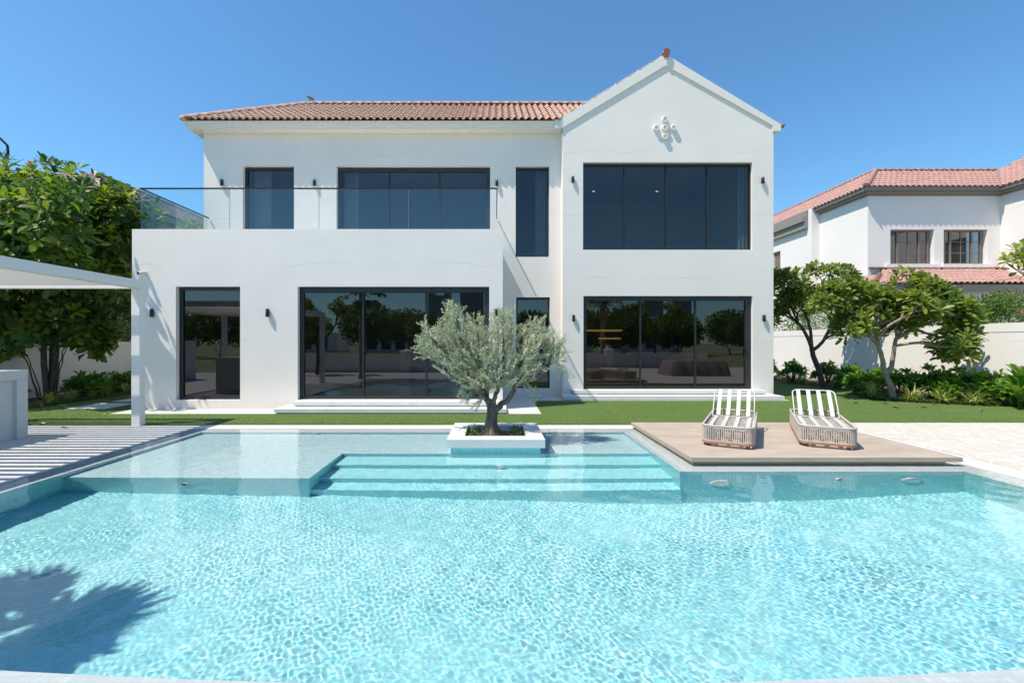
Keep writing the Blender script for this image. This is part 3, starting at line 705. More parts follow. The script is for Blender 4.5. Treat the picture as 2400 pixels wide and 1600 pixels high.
# gable roof
AX, AZ = 5.735, 11.53; gs = .605; gq = math.sqrt(1 + gs * gs)
for sx in (-1, 1):
    ex = 2.14 if sx < 0 else 9.62; W = abs(AX - ex) + (.05 if sx > 0 else 0)
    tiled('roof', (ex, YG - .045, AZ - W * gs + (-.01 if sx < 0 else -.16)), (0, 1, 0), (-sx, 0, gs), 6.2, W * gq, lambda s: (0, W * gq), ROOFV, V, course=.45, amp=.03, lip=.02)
ridge_caps('ridge_cap', (AX, YG - .10, AZ + .01), (AX, 22, AZ + .01), .12, ROOF, V)
m = MB(); m.prism([(AX - .075, AZ - .13), (AX + .075, AZ - .13), (AX + .10, AZ + .10), (AX + .05, AZ + .135), (AX - .05, AZ + .135), (AX - .10, AZ + .10)], YG - .14, YG - .105); m.build('ridge_end', ROOFE, V)
m = MB(); th = .37
m.prism([(2.12, AZ - 3.615 * gs - .02), (AX, AZ - .01), (9.60, AZ - 3.865 * gs - .02), (9.60, AZ - 3.865 * gs - .24), (9.33, AZ - 3.865 * gs - .24), (9.33, AZ - 3.6 * gs - .22 - .0), (AX, AZ - th - .01), (2.17, AZ - 3.565 * gs - th)], YG - .05, YG - .002)
m.build('verge_board', TRIM, V)
m = MB(); m.prism([(9.379, 9.0), (9.60, 8.97), (9.60, 9.16), (9.379, 9.28)], YG, 22); m.build('eave', TRIM, V)
m = MB()
for c in range(30): m.lathe((9.66, YG - .02 + c * .205, 9.14), [(.001, 0), (.07, .0), (.075, .04), (.001, .05)], 8, 'X')
m.build('eave_tiles', ROOFE, V)
# five vent pipes in a cross
for dx, dz in ((0, .29), (-.29, 0), (0, 0), (.29, 0), (0, -.30)):
    m = MB(); m.lathe((5.70 + dx, YG, 9.05 + dz), [(.095, .0), (.098, -.09), (.09, -.10), (.055, -.10), (.052, -.09), (.052, -.055), (.001, -.055)], 20, 'Y', False); m.build('vent_pipe', TRIM, V)
# balustrade
B = thing('glass_balustrade', 'frameless glass balustrade with thin black rail along the terrace', 'railing', (-4.9, 13.05, 4.6))
gx = [-9.865, -7.385, -4.90, -2.41, .057]; gy0, gy1, gz = 13.06, 16.12, 6.14
for i in range(4):
    m = MB(); m.box(gx[i] + .006, gx[i + 1] - .006, gy0, gy0 + .017, 4.62, gz - .022); m.build('glass_pane', BGLASS, B)
    if i: m = MB(); m.box(gx[i] - .005, gx[i] + .005, gy0 + .002, gy0 + .014, 4.7, gz - .03); m.build('joint', m_plain('joint', (.25, .3, .3), .3) if i == 1 else bpy.data.materials['joint'], B)
for x in (gx[0], gx[-1]):
    m = MB(); m.box(x - .0085, x + .0085, gy0 + .02, gy1, 4.62, gz - .022); m.build('glass_pane', BGLASS, B)
m = MB(); m.box(gx[0] - .02, gx[-1] + .02, gy0 - .008, gy0 + .026, gz - .02, gz + .018); m.box(gx[0] - .018, gx[0] + .018, gy0 + .027, gy1 + .05, gz - .02, gz + .018); m.box(gx[-1] - .018, gx[-1] + .018, gy0 + .027, gy1 + .05, gz - .02, gz + .018)
m.build('handrail', BLACKM, B)
# wall lamps
m = MB(); m.lathe((0, -.055, 0), [(.001, -.11), (.04, -.11), (.046, -.105), (.046, .105), (.04, .11), (.001, .11)], 18); lampsrc = None
LP = [(521.7, 429.6, YW, 'black cylinder wall lamp at the far left of the upper floor'), (738, 430, YW, 'black cylinder wall lamp between the two left upper floor openings'),
      (1164.3, 430.9, YW, 'black cylinder wall lamp just right of the balustrade end'), (1342, 422.2, YG, 'black cylinder wall lamp left of the large upper gable window'),
      (1786, 424.5, YG, 'black cylinder wall lamp right of the large upper gable window'), (1343.9, 745.9, YG, 'black cylinder wall lamp left of the gable sliding door'),
      (1789, 745.7, YG, 'black cylinder wall lamp right of the gable sliding door'), (358.7, 733.7, YB, 'black cylinder wall lamp beside the pergola post below the camera'),
      (629, 733.4, YB, 'black cylinder wall lamp between the two ground floor openings left of the olive tree'), (1162.8, 733.4, YB, 'black cylinder wall lamp behind the olive tree crown')]
for i, (px, py, yw, lab) in enumerate(LP):
    loc = ((px - 1160) * yw / 1100, yw, 1.85 + (803 - py) * yw / 1100)
    if i == 0:
        lamp0 = thing('wall_lamp', lab, 'wall lamp', loc, 0, 'cylinder lamps on the villa walls')
        m.build('shade', BLACKM, lamp0, True)
        p = MB(); p.box(-.03, .03, -.015, -.001, -.06, .06); p.build('mount', BLACKM, lamp0, True)
        p = MB(); p.lathe((0, -.055, 0), [(.001, -.113), (.034, -.113), (.034, -.1105)], 14); p.build('lens', LITW if 0 else WHITEM, lamp0, True)
    else: dup(lamp0, loc, 0, lab)
# security camera
C = thing('security_camera', 'small white bullet security camera on the block wall above the pergola', 'security camera', (-9.62, YB, 3.77))
m = MB(); m.lathe((.02, 0, -.01), [(.001, -.001), (.05, -.001), (.05, -.04), (.001, -.045)], 16, 'Y'); m.build('mount', WHITEM, C, True)
m = MB(); m.tube([(.02, -.04, -.01), (.0, -.08, -.03), (-.02, -.09, -.02)], .016, 8); m.build('arm', WHITEM, C, True)
m = MB(); m.tube([(.03, -.04, .0), (-.03, -.20, -.04)], .045, 14); m.build('body', WHITEM, C, True)
m = MB(); m.tube([(-.031, -.203, -.041), (-.036, -.215, -.044)], .036, 14); m.build('lens', BLACKM, C, True)

# ------------------------------------------------------------------ pergola, counter
P = thing('pergola', 'white metal louvred pergola over the left deck beside the pool', 'pergola', (-10, 7.5, 0))
pz0, pz1 = 3.06, 3.24
for x in (-8.07, -12.6):
    for y in (10.41, 4.4):
        m = MB(); m.cbox(x, x + .19, y, y + .17, 0, pz0 - .001, .006); m.build('post', PERGM, P)
m = MB(); m.box(-8.07, -7.88, 4.4, 10.58, pz0, pz1); m.box(-12.6, -12.41, 4.4, 10.58, pz0, pz1); m.box(-12.405, -8.075, 10.41, 10.58, pz0, pz1); m.box(-12.405, -8.075, 4.4, 4.57, pz0, pz1)
m.build('beam', PERGM, P)
m = MB(); m.box(-8.13, -8.072, 4.6, 10.4, pz0 + .02, pz0 + .05); m.box(-12.4, -12.35, 4.6, 10.4, pz0 + .02, pz0 + .05); m.build('gutter', PERGM, P)
for i in range(26):
    y = 4.72 + i * .2185; Mx = Matrix.Translation((0, y, 3.155)) @ Matrix.Rotation(math.radians(-40), 4, 'X')
    m = MB(); m.cbox(-12.36, -8.125, -.084, .084, -.008, .008, .004, Mx); m.build('louvre', PERGM, P)
K = thing('outdoor_counter', 'pale stone outdoor counter with waterfall end under the pergola', 'counter', (-9.6, 7.3, 0))
m = MB(); m.cbox(-10.1, -9.15, 5.2, 9.2, 1.14, 1.32, .006); m.build('counter_top', STONE, K)
m = MB(); m.cbox(-10.1, -9.15, 8.99, 9.2, 0, 1.139, .006); m.build('side_panel', STONE, K)
m = MB(); m.cbox(-10.1, -9.15, 5.2, 5.41, 0, 1.139, .006); m.build('side_panel', STONE, K)
m = MB(); m.box(-10.05, -9.22, 5.412, 8.988, 0, 1.138); m.build('body', STONE, K)

# ------------------------------------------------------------------ planter and olive tree
T = thing('planter', 'square pale stone planter standing in the shallow end of the pool', 'planter', (.015, 8.84, -.25))
m = MB(); x0, x1, y0, y1, z0, z1 = -.825, .856, 7.99, 9.69, .058, .20; hx0, hx1, hy0, hy1 = -.535, .55, 8.33, 9.36
m.box(x0, x1, y0, hy0, z0, z1); m.box(x0, x1, hy1, y1, z0, z1); m.box(x0, hx0, hy0, hy1, z0, z1); m.box(hx1, x1, hy0, hy1, z0, z1)
m.build('rim', STONE, T)
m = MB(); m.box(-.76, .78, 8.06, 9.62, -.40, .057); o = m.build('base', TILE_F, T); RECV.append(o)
m = MB(); m.poly([(hx0, hy0, .095), (hx1, hy0, .095), (hx1, hy1, .095), (hx0, hy1, .095)]); m.build('soil', SOIL, T)
OT = thing('olive_tree', 'grey green olive tree with a gnarled trunk growing in the pool planter', 'tree', (-.06, 8.85, .1))
m = MB()
def zx(zx_, zy, y=8.85): return Vector(((-310 + zx_ / 3.92) * y / 1100, y, 1.85 + (153 - zy / 3.92) * y / 1100))
def limb(m, pts, r0, r1, n=9, wob=.012):
    out = []; P_ = [Vector(p) for p in pts]
    for i in range(len(P_) - 1):
        for k in range(4):
            t = k / 4; a = P_[max(i - 1, 0)]; b1 = P_[i]; c = P_[i + 1]; d = P_[min(i + 2, len(P_) - 1)]
            out.append(.5 * ((2 * b1) + (c - a) * t + (2 * a - 5 * b1 + 4 * c - d) * t * t + (3 * b1 - a - 3 * c + d) * t ** 3) + Vector((R.gauss(0, wob), R.gauss(0, wob), 0)))
    out.append(P_[-1]); L = len(out)
    m.tube(out, [r0 + (r1 - r0) * (i / (L - 1)) ** .8 for i in range(L)], n); return out
# trunk: fluted, flared
tp = [zx(1178, 1452), zx(1176, 1420), zx(1178, 1350), zx(1185, 1270), zx(1190, 1210), zx(1180, 1165)]
rad = [.24, .175, .115, .098, .10, .088]; bb = 0; NN = 22
tv = []
for j, (p, r) in enumerate(zip(tp, rad)):
    for k in range(NN):
        t = 2 * PI * k / NN; fl = 1 + (.16 if j > 0 else .28) * math.sin(3 * t + j * .5) * .6 + .09 * math.sin(7 * t - j * .7) + R.uniform(-.05, .05)
        tv.append((p.x + r * fl * math.cos(t), p.y + r * fl * math.sin(t), p.z - (.03 if j == 0 else 0)))
m.v += tv
for j in range(len(tp) - 1):
    for k in range(NN): q2 = (k + 1) % NN; m.f.append((j * NN + k, j * NN + q2, (j + 1) * NN + q2, (j + 1) * NN + k)); m.sm.append(True)
limb(m, [zx(1185, 1240), zx(1165, 1150), zx(1100, 1085, 8.8), zx(980, 985, 8.75), zx(870, 885, 8.7), zx(760, 700, 8.7), zx(640, 560, 8.7)], .075, .012)
limb(m, [zx(1190, 1220), zx(1195, 1150, 8.8), zx(1240, 1040, 8.75), zx(1275, 880, 8.72), zx(1290, 700, 8.75), zx(1290, 420, 8.8)], .062, .011)
limb(m, [zx(1200, 1240), zx(1260, 1180), zx(1340, 1120, 8.8), zx(1400, 1010, 8.75), zx(1480, 925, 8.75), zx(1620, 895, 8.75), zx(1700, 840, 8.8), zx(1760, 640, 8.8)], .072, .011)
limb(m, [zx(1180, 1200), zx(1150, 1120, 8.95), zx(1060, 900, 9.1), zx(950, 650, 9.2), zx(830, 350, 9.1)], .055, .01)
limb(m, [zx(1400, 1010, 8.75), zx(1450, 800, 8.9), zx(1560, 600, 9.0), zx(1620, 420, 9.0)], .05, .01)
limb(m, [zx(1100, 1080, 8.8), zx(1100, 800, 8.7), zx(1060, 600, 8.65), zx(1070, 380, 8.7)], .045, .01)
limb(m, [zx(870, 885, 8.7), zx(800, 800, 8.6), zx(700, 740, 8.5)], .03, .008)
m.build('trunk', BARK, OT)
OB = [((-.78, 8.85, 2.15), (.30, .45, .42)), ((-1.08, 8.8, 1.82), (.33, .42, .32)), ((-.38, 8.8, 1.92), (.36, .5, .38)), ((.14, 8.85, 2.02), (.33, .5, .42)),
      ((.78, 8.85, 1.92), (.36, .5, .38)), ((-.68, 8.8, 1.47), (.42, .5, .30)), ((-.05, 8.75, 1.5), (.45, .55, .42)), ((.55, 8.85, 1.5), (.45, .5, .30)), ((1.08, 8.85, 1.68), (.17, .3, .28)), ((-.25, 8.7, 1.12), (.28, .3, .2)), ((.05, 8.7, 1.15), (.4, .35, .22)), ((.45, 8.75, 1.22), (.3, .3, .2)), ((-.5, 8.7, 1.2), (.3, .3, .2))]
tips, dirs = blob_pts(OB, 1180, .3)
cen = np.array((-.05, 8.85, .95)); P_, D_, N_, Z_, T_ = [], [], [], [], []; tw = MB()
extra = [((-.85, 8.85, 2.5), (0, 0, 1)), ((-.82, 8.8, 2.42), (.2, 0, 1)), ((-.9, 8.8, 2.4), (-.2, 0, 1)), ((-1.30, 8.8, 2.1), (-.1, 0, 1)), ((-1.27, 8.8, 2.05), (-.15, .1, 1)), ((-1.35, 8.8, 1.78), (-1, 0, .5)), ((-1.3, 8.8, 1.62), (-1, 0, .25)), ((-.28, 8.8, 2.28), (.1, 0, 1)), ((.13, 8.8, 2.38), (0, 0, 1)), ((.2, 8.85, 2.35), (.2, 0, 1)), ((.5, 8.9, 2.05), (.1, 0, 1)), ((.85, 8.85, 2.2), (0, 0, 1)), ((1.17, 8.8, 1.85), (.3, 0, 1)), ((1.2, 8.8, 1.65), (1, 0, .3)), ((1.2, 8.8, 1.45), (.9, 0, -.3)), ((1.25, 8.8, 1.3), (.5, 0, -1)), ((-.62, 8.8, 1.0), (-.1, 0, -1)), ((-.5, 8.8, .85), (-.4, 0, -.8)), ((.62, 8.8, 1.0), (.3, 0, -.7)), ((.75, 8.8, .9), (.2, 0, -1)), ((-.3, 8.7, .78), (-.6, 0, -.6))]
allt = [(Vector(p), None, 1) for p in tips] + [(Vector(p) + Vector((R.gauss(0, .04), R.gauss(0, .06), R.gauss(0, .04))), Vector(d), 1.15) for p, d in extra for _ in range(5)]
for p, dd, s in allt:
    d = (p - Vector(cen)).normalized() + Vector((0, 0, .45)) if dd is None else dd.normalized()
    d = (d + Vector((R.gauss(0, .38), R.gauss(0, .38), R.gauss(0, .3)))).normalized(); L = R.uniform(.16, .34) * s
    base_t = R.random() * .35; droop = Vector((0, 0, -R.uniform(0, .25)))
    a = p - d * L * .4; pts = [a, a + d * L * .5 + Vector((R.gauss(0, .01), 0, 0)), a + d * L + droop * L * .5]
    tw.tube(pts, [.0035, .0026, .0012], 3, False)
    nl = R.randint(24, 34)
    for k in range(nl):
        t = k / nl; q2 = a + d * L * t + droop * L * .5 * t * t; side = Vector(unit(1)[0]); side = (side - d * side.dot(d)).normalized()
        P_.append(q2); D_.append(d * R.uniform(.6, 1.1) + side * R.uniform(.5, 1.0)); N_.append(unit(1)[0]); Z_.append(R.uniform(.042, .074)); T_.append(min(1, base_t + R.random() * .65))
tw.build('twigs', BARKF, OT)
leaf_obj('crown', [leaves(P_, D_, N_, Z_, LEAF_LA, LEAF_LAF, T_)], LEAF_OLV, OT, smooth=False)
# little plants in the planter
n = 1100; a = NR.random(n); px_ = np.where(a < .55, NR.normal(-.36, .09, n), NR.normal(.42, .07, n)); py_ = NR.uniform(8.42, 9.3, n)
px_ = np.clip(px_, -.52, .53)
tag(leaf_obj('planter_greenery', [leaves(np.stack([px_, py_, .10 + NR.random(n) ** 1.5 * .13], 1), unit(n) + [0, 0, .6], unit(n) + [0, 0, 1], NR.uniform(.025, .05, n), LEAF_SM, LEAF_LAF, NR.random(n))], LEAF_COV, smooth=False), 'small green ground plants round the olive trunk in the planter', 'plants', kind='stuff')

# ------------------------------------------------------------------ sun platform and loungers
D = thing('sun_platform', 'beige travertine platform beside the pool carrying the two sun loungers', 'platform', (5, 8.6, 0))
m = MB(); m.box(2.958, 7.05, 7.07, 10.2, .056, .1195); m.build('slab_edge', PLATE, D)
m = MB(); m.box(2.957, 7.051, 7.069, 10.201, .1155, .1215); m.build('slab', PLATM, D)
m = MB(); m.box(3.03, 6.88, 7.17, 10.14, -.25, .055); m.build('base', PLATE, D); RECV.append(D)
def lounger(label, loc, rz):
    t = thing('sun_lounger', label, 'sun lounger', loc, rz, 'rope sun loungers on the beige platform')
    Lh, Wh, rc = 1.12, .395, .16; zb, ztp = .085, .345
    def rr(off, z, n=7):
        pts = []
        for cx, cy, a0 in ((Wh - rc, Lh - rc, 0), (-(Wh - rc), Lh - rc, PI / 2), (-(Wh - rc), -(Lh - rc), PI), (Wh - rc, -(Lh - rc), 1.5 * PI)):
            for k in range(n): a = a0 + PI / 2 * k / (n - 1); pts.append((cx + (rc + off) * math.cos(a), cy + (rc + off) * math.sin(a), z))
        return pts
    m = MB(); a = rr(.005, .055); b_ = rr(.005, .085); c = rr(-.055, .085); d = rr(-.055, .055); n = len(a); s0 = len(m.v); m.v += a + b_ + c + d
    for i in range(n):
        j = (i + 1) % n
        for q in range(4): r_ = (q + 1) % 4; m.f.append((s0 + q * n + i, s0 + q * n + j, s0 + r_ * n + j, s0 + r_ * n + i)); m.sm.append(False)
    for y in (-.6, .1, .75): m.box(-Wh + .04, Wh - .04, y - .04, y + .04, .058, .082)
    m.build('base_ring', TEAK, t, True)
    for sx in (-1, 1):
        for sy in (-1, 1):
            m = MB(); m.lathe((sx * .29, sy * .97, 0), [(.001, .0), (.03, .0), (.036, .012), (.032, .03), (.026, .056)], 14); m.build('foot', TEAK, t, True)
    m = MB(); m.tube(rr(-.008, ztp), .019, 8, closed=True); m.tube(rr(-.008, .095), .012, 6, closed=True); m.build('rim', ROPE, t, True)
    m = MB(); per = rr(-.008, 0, 13)
    # even spacing along the outline
    Lp = [0]
    for i in range(len(per)): Lp.append(Lp[-1] + math.dist(per[i], per[(i + 1) % len(per)]))
    tot = Lp[-1]; nr = 178
    for k in range(nr):
        s = tot * k / nr; i = max(j for j in range(len(per)) if Lp[j] <= s); f = (s - Lp[i]) / max(1e-6, Lp[i + 1] - Lp[i]); A, B_ = per[i], per[(i + 1) % len(per)]
        x, y = A[0] + (B_[0] - A[0]) * f, A[1] + (B_[1] - A[1]) * f
        m.tube([(x, y, .085), (x + R.gauss(0, .001), y, .21), (x, y, ztp)], 0.0112, 6, False)
    m.build('rope_weave', ROPE, t, True)
    # bed frame
    m = MB(); zf = .30
    for y in (-.92, -.68, -.44, -.20, .04, .28): m.box(-Wh + .035, Wh - .035, y - .016, y + .016, zf - .028, zf - .004)
    m.box(-Wh + .03, -Wh + .05, -1.0, .36, zf - .03, zf); m.box(Wh - .05, Wh - .03, -1.0, .36, zf - .03, zf)
    m.build('cross_bar', STRAPM, t, True)
    hy = .345; ang = math.radians(37); Lb = .76
    for i in range(4):
        x = -.285 + i * .19
        m = MB(); m.cbox(x - .034, x + .034, -1.06, hy - .01, zf + .001, zf + .013, .003); m.build('slat', STRAPM, t, True)
    Mb = Matrix.Translation((0, hy, zf + .015)) @ Matrix.Rotation(ang, 4, 'X')
    for i in range(4):
        x = -.255 + i * .17
        m = MB(); m.cbox(x - .034, x + .034, .02, Lb - .004, .009, .02, .003, Mb); m.build('back_slat', STRAPM, t, True)
    fr = [(-.355, 0, 0), (-.355, Lb - .12, 0)] + [(-.255 - .10 * math.cos(a), Lb - .10 + .10 * math.sin(a), 0) for a in (.3, .7, 1.1, 1.45)] + [(.255 + .10 * math.cos(a), Lb - .10 + .10 * math.sin(a), 0) for a in (1.45, 1.1, .7, .3)] + [(.355, Lb - .12, 0), (.355, 0, 0)]
    m = MB(); m.tube([Mb @ Vector(p) for p in fr], .0125, 8, closed=True); m.build('back_frame', STRAPM, t, True)
    for s in (-1, 1):
        m = MB(); m.tube([tuple(Mb @ Vector((s * .34, .42, -.01))), (s * .34, hy + .42, zf - .06), (s * .34, hy + .30, zf - .12)], .009, 6); m.build('stay', BLACKM, t, True)
    return t
lo1 = lounger('left rope sun lounger with bare white slats, near the platform corner', (4.38, 8.68, .1215), math.radians(-30))
lo2 = dup(lo1, (5.97, 8.64, .1215), math.radians(-28.2), 'right rope sun lounger with bare white slats, nearer the crazy paving')

# ------------------------------------------------------------------ boundary walls
def bwall(name, label, a, b_, h, th, mat, cap=True):
    t = thing(name, label, 'wall', (a[0], a[1], 0)); a, b_ = Vector(a), Vector(b_); d = b_ - a; L = d.length; ang = math.atan2(d.y, d.x)
    Mw = Matrix.Translation((a.x, a.y, 0)) @ Matrix.Rotation(ang, 4, 'Z')
    m = MB(); x = 0
    while x < L: m.box(x + .004, min(x + 2.4, L) - .004, 0, th, -.1, h - .29, Mw); x += 2.4
    m.box(0, L, .012, th - .012, -.1, h - .282, Mw); m.build('panel', mat, t)
    m = MB(); m.box(0, L, -.012, th + .012, h - .28, h, Mw); m.build('coping', mat, t); return t
bwall('garden_wall', 'white garden wall behind the frangipani trees on the right', (16.55, 9.0), (15.15, 31), 2.47, .2, STUCCO2)
bwall('garden_wall', 'beige garden wall behind the multi stemmed tree on the left', (-15.6, 31), (-15.6, 2), 1.96, .2, WALLP)
bwall('garden_wall', 'low white garden wall behind the photographer, seen in the glass', (-15, -3.6), (16, -3.6), 1.05, .2, STUCCO2)
for i, x in enumerate((-5.6, 5.0, 8.6)):
    m = MB(); m.box(x - .3, x + .3, -3.85, -3.2, -.05, 1.25); m.box(x - .36, x + .36, -3.92, -3.13, 1.251, 1.33)
    m.v += [(x - .36, -3.92, 1.332), (x + .36, -3.92, 1.332), (x + .36, -3.13, 1.332), (x - .36, -3.13, 1.332), (x, -3.52, 1.46)]; k = len(m.v) - 5
    for q2 in ((0, 1, 4), (1, 2, 4), (2, 3, 4), (3, 0, 4)): m.f.append(tuple(k + j for j in q2)); m.sm.append(False)
    tag(m.build('gate_pillar', STUCCO2), ['white wall pillar reflected left of the olive tree', 'white wall pillar reflected in the middle door pane', 'white wall pillar reflected right of the palm'][i], 'pillar', 'pillars of the low wall')

# ------------------------------------------------------------------ neighbour house on the right
H = thing('neighbour_house', 'white two storey neighbouring house with pink tiled roof beyond the right wall', 'house', (21, 24, 0))
F2 = lambda x, y, z: (y, x, z)
m = MB(); m.wall(18.27, 24.77, 0, 9.3, 23, 23.35, [(19.38, 21.53, 5.70, 7.40), (21.99, 24.14, 5.70, 7.40)])
m.wall(23.352, 26.4, 0, 9.3, 18.27, 18.6, (), F2); m.box(17.82, 18.6, 26.402, 26.7, 0, 9.42)
m.wall(26.702, 42, 0, 8.9, 17.82, 18.1, [(29.3, 30.1, 5.9, 7.6)], F2)
m.wall(14, 22.998, 0, 9.3, 24.77, 25.1, [(20.6, 21.75, 5.4, 7.4)], F2)
m.build('wall', STUCCO2, H)
m = MB(); m.sweep([(24.77, 14), (24.77, 23), (18.27, 23), (18.27, 26.4)], [(0, 9.03), (.05, 9.03), (.05, 9.11), (.22, 9.13), (.22, 9.22), (.36, 9.22), (.39, 9.42), (0, 9.42)]); m.build('cornice', GREYC, H)
m = MB(); m.box(17.5, 17.819, 26.7, 42, 8.75, 9.0); m.box(17.7, 18.3, 26.71, 42, 9.0, 9.36); m.box(17.62, 17.819, 26.7, 42, 8.35, 8.748); m.build('cornice', GREYC, H)
s7 = .7; q7 = math.sqrt(1.49); ez = 9.36; ex, ey = 17.86, 22.58; tr = 2.2
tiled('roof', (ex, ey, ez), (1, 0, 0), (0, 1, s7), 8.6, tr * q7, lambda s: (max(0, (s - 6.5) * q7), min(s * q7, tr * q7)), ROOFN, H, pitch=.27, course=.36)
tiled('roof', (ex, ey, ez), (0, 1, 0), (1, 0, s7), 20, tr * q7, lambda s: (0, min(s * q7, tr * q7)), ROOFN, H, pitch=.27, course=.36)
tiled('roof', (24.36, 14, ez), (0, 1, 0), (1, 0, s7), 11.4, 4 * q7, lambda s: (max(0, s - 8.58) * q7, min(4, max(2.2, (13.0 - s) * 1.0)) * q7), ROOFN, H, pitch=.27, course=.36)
ridge_caps('ridge_cap', (ex, ey, ez + .05), (ex + tr, ey + tr, ez + tr * s7 + .04), .13, ROOFN, H, .3)
ridge_caps('ridge_cap', (ex + tr, ey + tr, ez + tr * s7 + .03), (26.6, ey + tr, ez + tr * s7 + .03), .12, ROOFN, H)
ridge_caps('ridge_cap', (ex + tr, ey + tr, ez + tr * s7 + .03), (ex + tr, 42, ez + tr * s7 + .03), .12, ROOFN, H)
def nwin(x0, x1, y, z0, z1):
    m = MB(); f = .07; m.box(x0, x1, y, y + .09, z0, z0 + f); m.box(x0, x1, y, y + .09, z1 - f, z1)
    W = x1 - x0; e = [x0, x0 + W * .235, x0 + W * .765, x1]
    for i, x in enumerate(e): hw = .045 if i in (1, 2) else .035; c = x + (.035 if i == 0 else -.035 if i == 3 else 0); m.box(c - hw, c + hw, y + .002, y + .085, z0 + f, z1 - f)
    m.box((e[1] + e[2]) / 2 - .017, (e[1] + e[2]) / 2 + .017, y + .02, y + .07, z0 + f, z1 - f)
    for k in (1, 2): zz = z0 + (z1 - z0) * k / 3; m.box(x0 + .07, x1 - .07, y + .022, y + .068, zz - .015, zz + .015)
    fo = m.build('window', BROWNF, H)
    p = MB(); p.poly([(x0 + .03, y + .045, z0 + .03), (x1 - .03, y + .045, z0 + .03), (x1 - .03, y + .045, z1 - .03), (x0 + .03, y + .045, z1 - .03)])
    o = p.build('pane', GLASSN); o.parent = fo; return fo
nwin(19.39, 21.40, 23.16, 5.71, 7.39); nwin(22.0, 24.01, 23.16, 5.71, 7.39)
m = MB(); m.box(19.1, 21.72, 22.88, 22.999, 5.42, 5.69); m.box(21.86, 24.36, 22.88, 22.999, 5.42, 5.69); m.build('sill', STUCCO2, H)
m = MB(); m.box(17.95, 17.99, 29.32, 30.08, 5.92, 7.58); m.build('window', BROWNF, H)
m = MB(); m.box(24.95, 24.99, 20.62, 21.73, 5.42, 7.38); m.build('window', BROWNF, H)
m = MB(); m.box(18.62, 24.7, 24.6, 24.7, 0, 9.2); m.build('interior_wall', INTER, H)
# veranda roof
vs = .49; qv = math.sqrt(1 + vs * vs); vz, vy, vx = 4.55, 21.2, 17.2
tiled('veranda_roof', (vx, vy, vz), (1, 0, 0), (0, 1, vs), 7.9, 1.8 * qv, lambda s: (0, min(s * qv, 1.79 * qv)), ROOFN, H, pitch=.27, course=.36)
tiled('veranda_roof', (vx, vy, vz), (0, 1, 0), (1, 0, vs), 6, 1.05 * qv, lambda s: (0, min(s, 1.05) * qv), ROOFN, H, pitch=.27, course=.36)
ridge_caps('ridge_cap', (vx, vy, vz + .05), (vx + 1.05, vy + 1.05, vz + .56), .09, ROOFE, H)
ridge_caps('ridge_cap', (18.3, 22.93, 5.48), (24.8, 22.93, 5.48), .07, ROOFE, H); ridge_caps('ridge_cap', (24.75, 22.93, 5.48), (25.4, 20.6, 4.9), .08, ROOFE, H)
m = MB(); m.box(17.36, 26, 21.3, 21.42, 4.22, 4.5); m.box(17.36, 17.5, 21.43, 27, 4.22, 4.5); m.build('fascia', GREYC, H)
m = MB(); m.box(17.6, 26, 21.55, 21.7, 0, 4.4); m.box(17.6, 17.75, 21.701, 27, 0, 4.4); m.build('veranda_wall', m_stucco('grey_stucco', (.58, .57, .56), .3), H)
m = MB(); m.cbox(23.6, 24.4, 21.38, 21.54, 3.55, 3.98, .02); tag(m.build('meter_box', WHITEM), 'white box on the grey veranda wall at the right edge', 'box')
# string lights
SG = thing('string_lights', 'string of hanging bulbs in front of the neighbouring veranda roof', 'string lights', (22, 20.8, 4))
def sp(px, py, y=20.8): return ((px - 1160) * y / 1100, y, 1.85 + (803 - py) * y / 1100)
bul = [(2225.5, 672), (2254, 670), (2284, 668), (2317, 664), (2353, 660), (2391, 654)]
m = MB(); m.tube([sp(2205, 676)] + [sp(x, y - 4) for x, y in bul] + [sp(2412, 640), sp(2440, 628)], .008, 5); m.build('cord', BLACKM, SG)
for x, y in bul:
    p = sp(x, y); m = MB(); m.lathe((p[0], p[1], p[2]), [(.001, .07), (.018, .06), (.018, .0), (.02, -.01)], 8); o = m.build('socket', BLACKM, SG)
    m = MB(); m.lathe((p[0], p[1], p[2]), [(.018, -.01), (.04, -.05), (.035, -.09), (.001, -.11)], 10); o = m.build('bulb', m_glass('bulb_glass', (.9, .85, .75), 1.5, 1) if 'bulb_glass' not in bpy.data.materials else bpy.data.materials['bulb_glass'], SG)

# ------------------------------------------------------------------ neighbour house on the left
G = thing('neighbour_house', 'house with grey brown tiled hip roof behind the big leafy tree on the left', 'house', (-22, 28, 0))
m = MB(); m.box(-27, -18.85, 22.45, 40, 0, 9.28); m.build('wall', m_noise('tan_render', (.30, .24, .19), (.36, .29, .24), 1, .85), G)
m = MB(); m.sweep([(-18.85, 40), (-18.85, 22.45), (-27, 22.45)], [(0, 8.6), (.36, 8.66), (.42, 9.0), (0, 9.2)]); m.build('cornice', GREYC, G)
lz = 9.0; t2 = 2.1
tiled('roof', (-18.4, 22, lz), (-1, 0, 0), (0, 1, .72), 9, t2 * 1.232, lambda s: (0, min(s, t2) * 1.232), ROOFL, G, pitch=.27, course=.36)
tiled('roof', (-18.4, 22, lz), (0, 1, 0), (-1, 0, .72), 18, t2 * 1.232, lambda s: (0, min(s, t2) * 1.232), ROOFL, G, pitch=.27, course=.36)
ridge_caps('ridge_cap', (-18.4, 22, lz + .05), (-18.4 - t2, 22 + t2, lz + t2 * .72 + .04), .12, ROOFL, G)
ridge_caps('ridge_cap', (-18.4 - t2, 22 + t2, lz + t2 * .72 + .04), (-18.4 - t2, 40, lz + t2 * .72 + .04), .12, ROOFL, G)
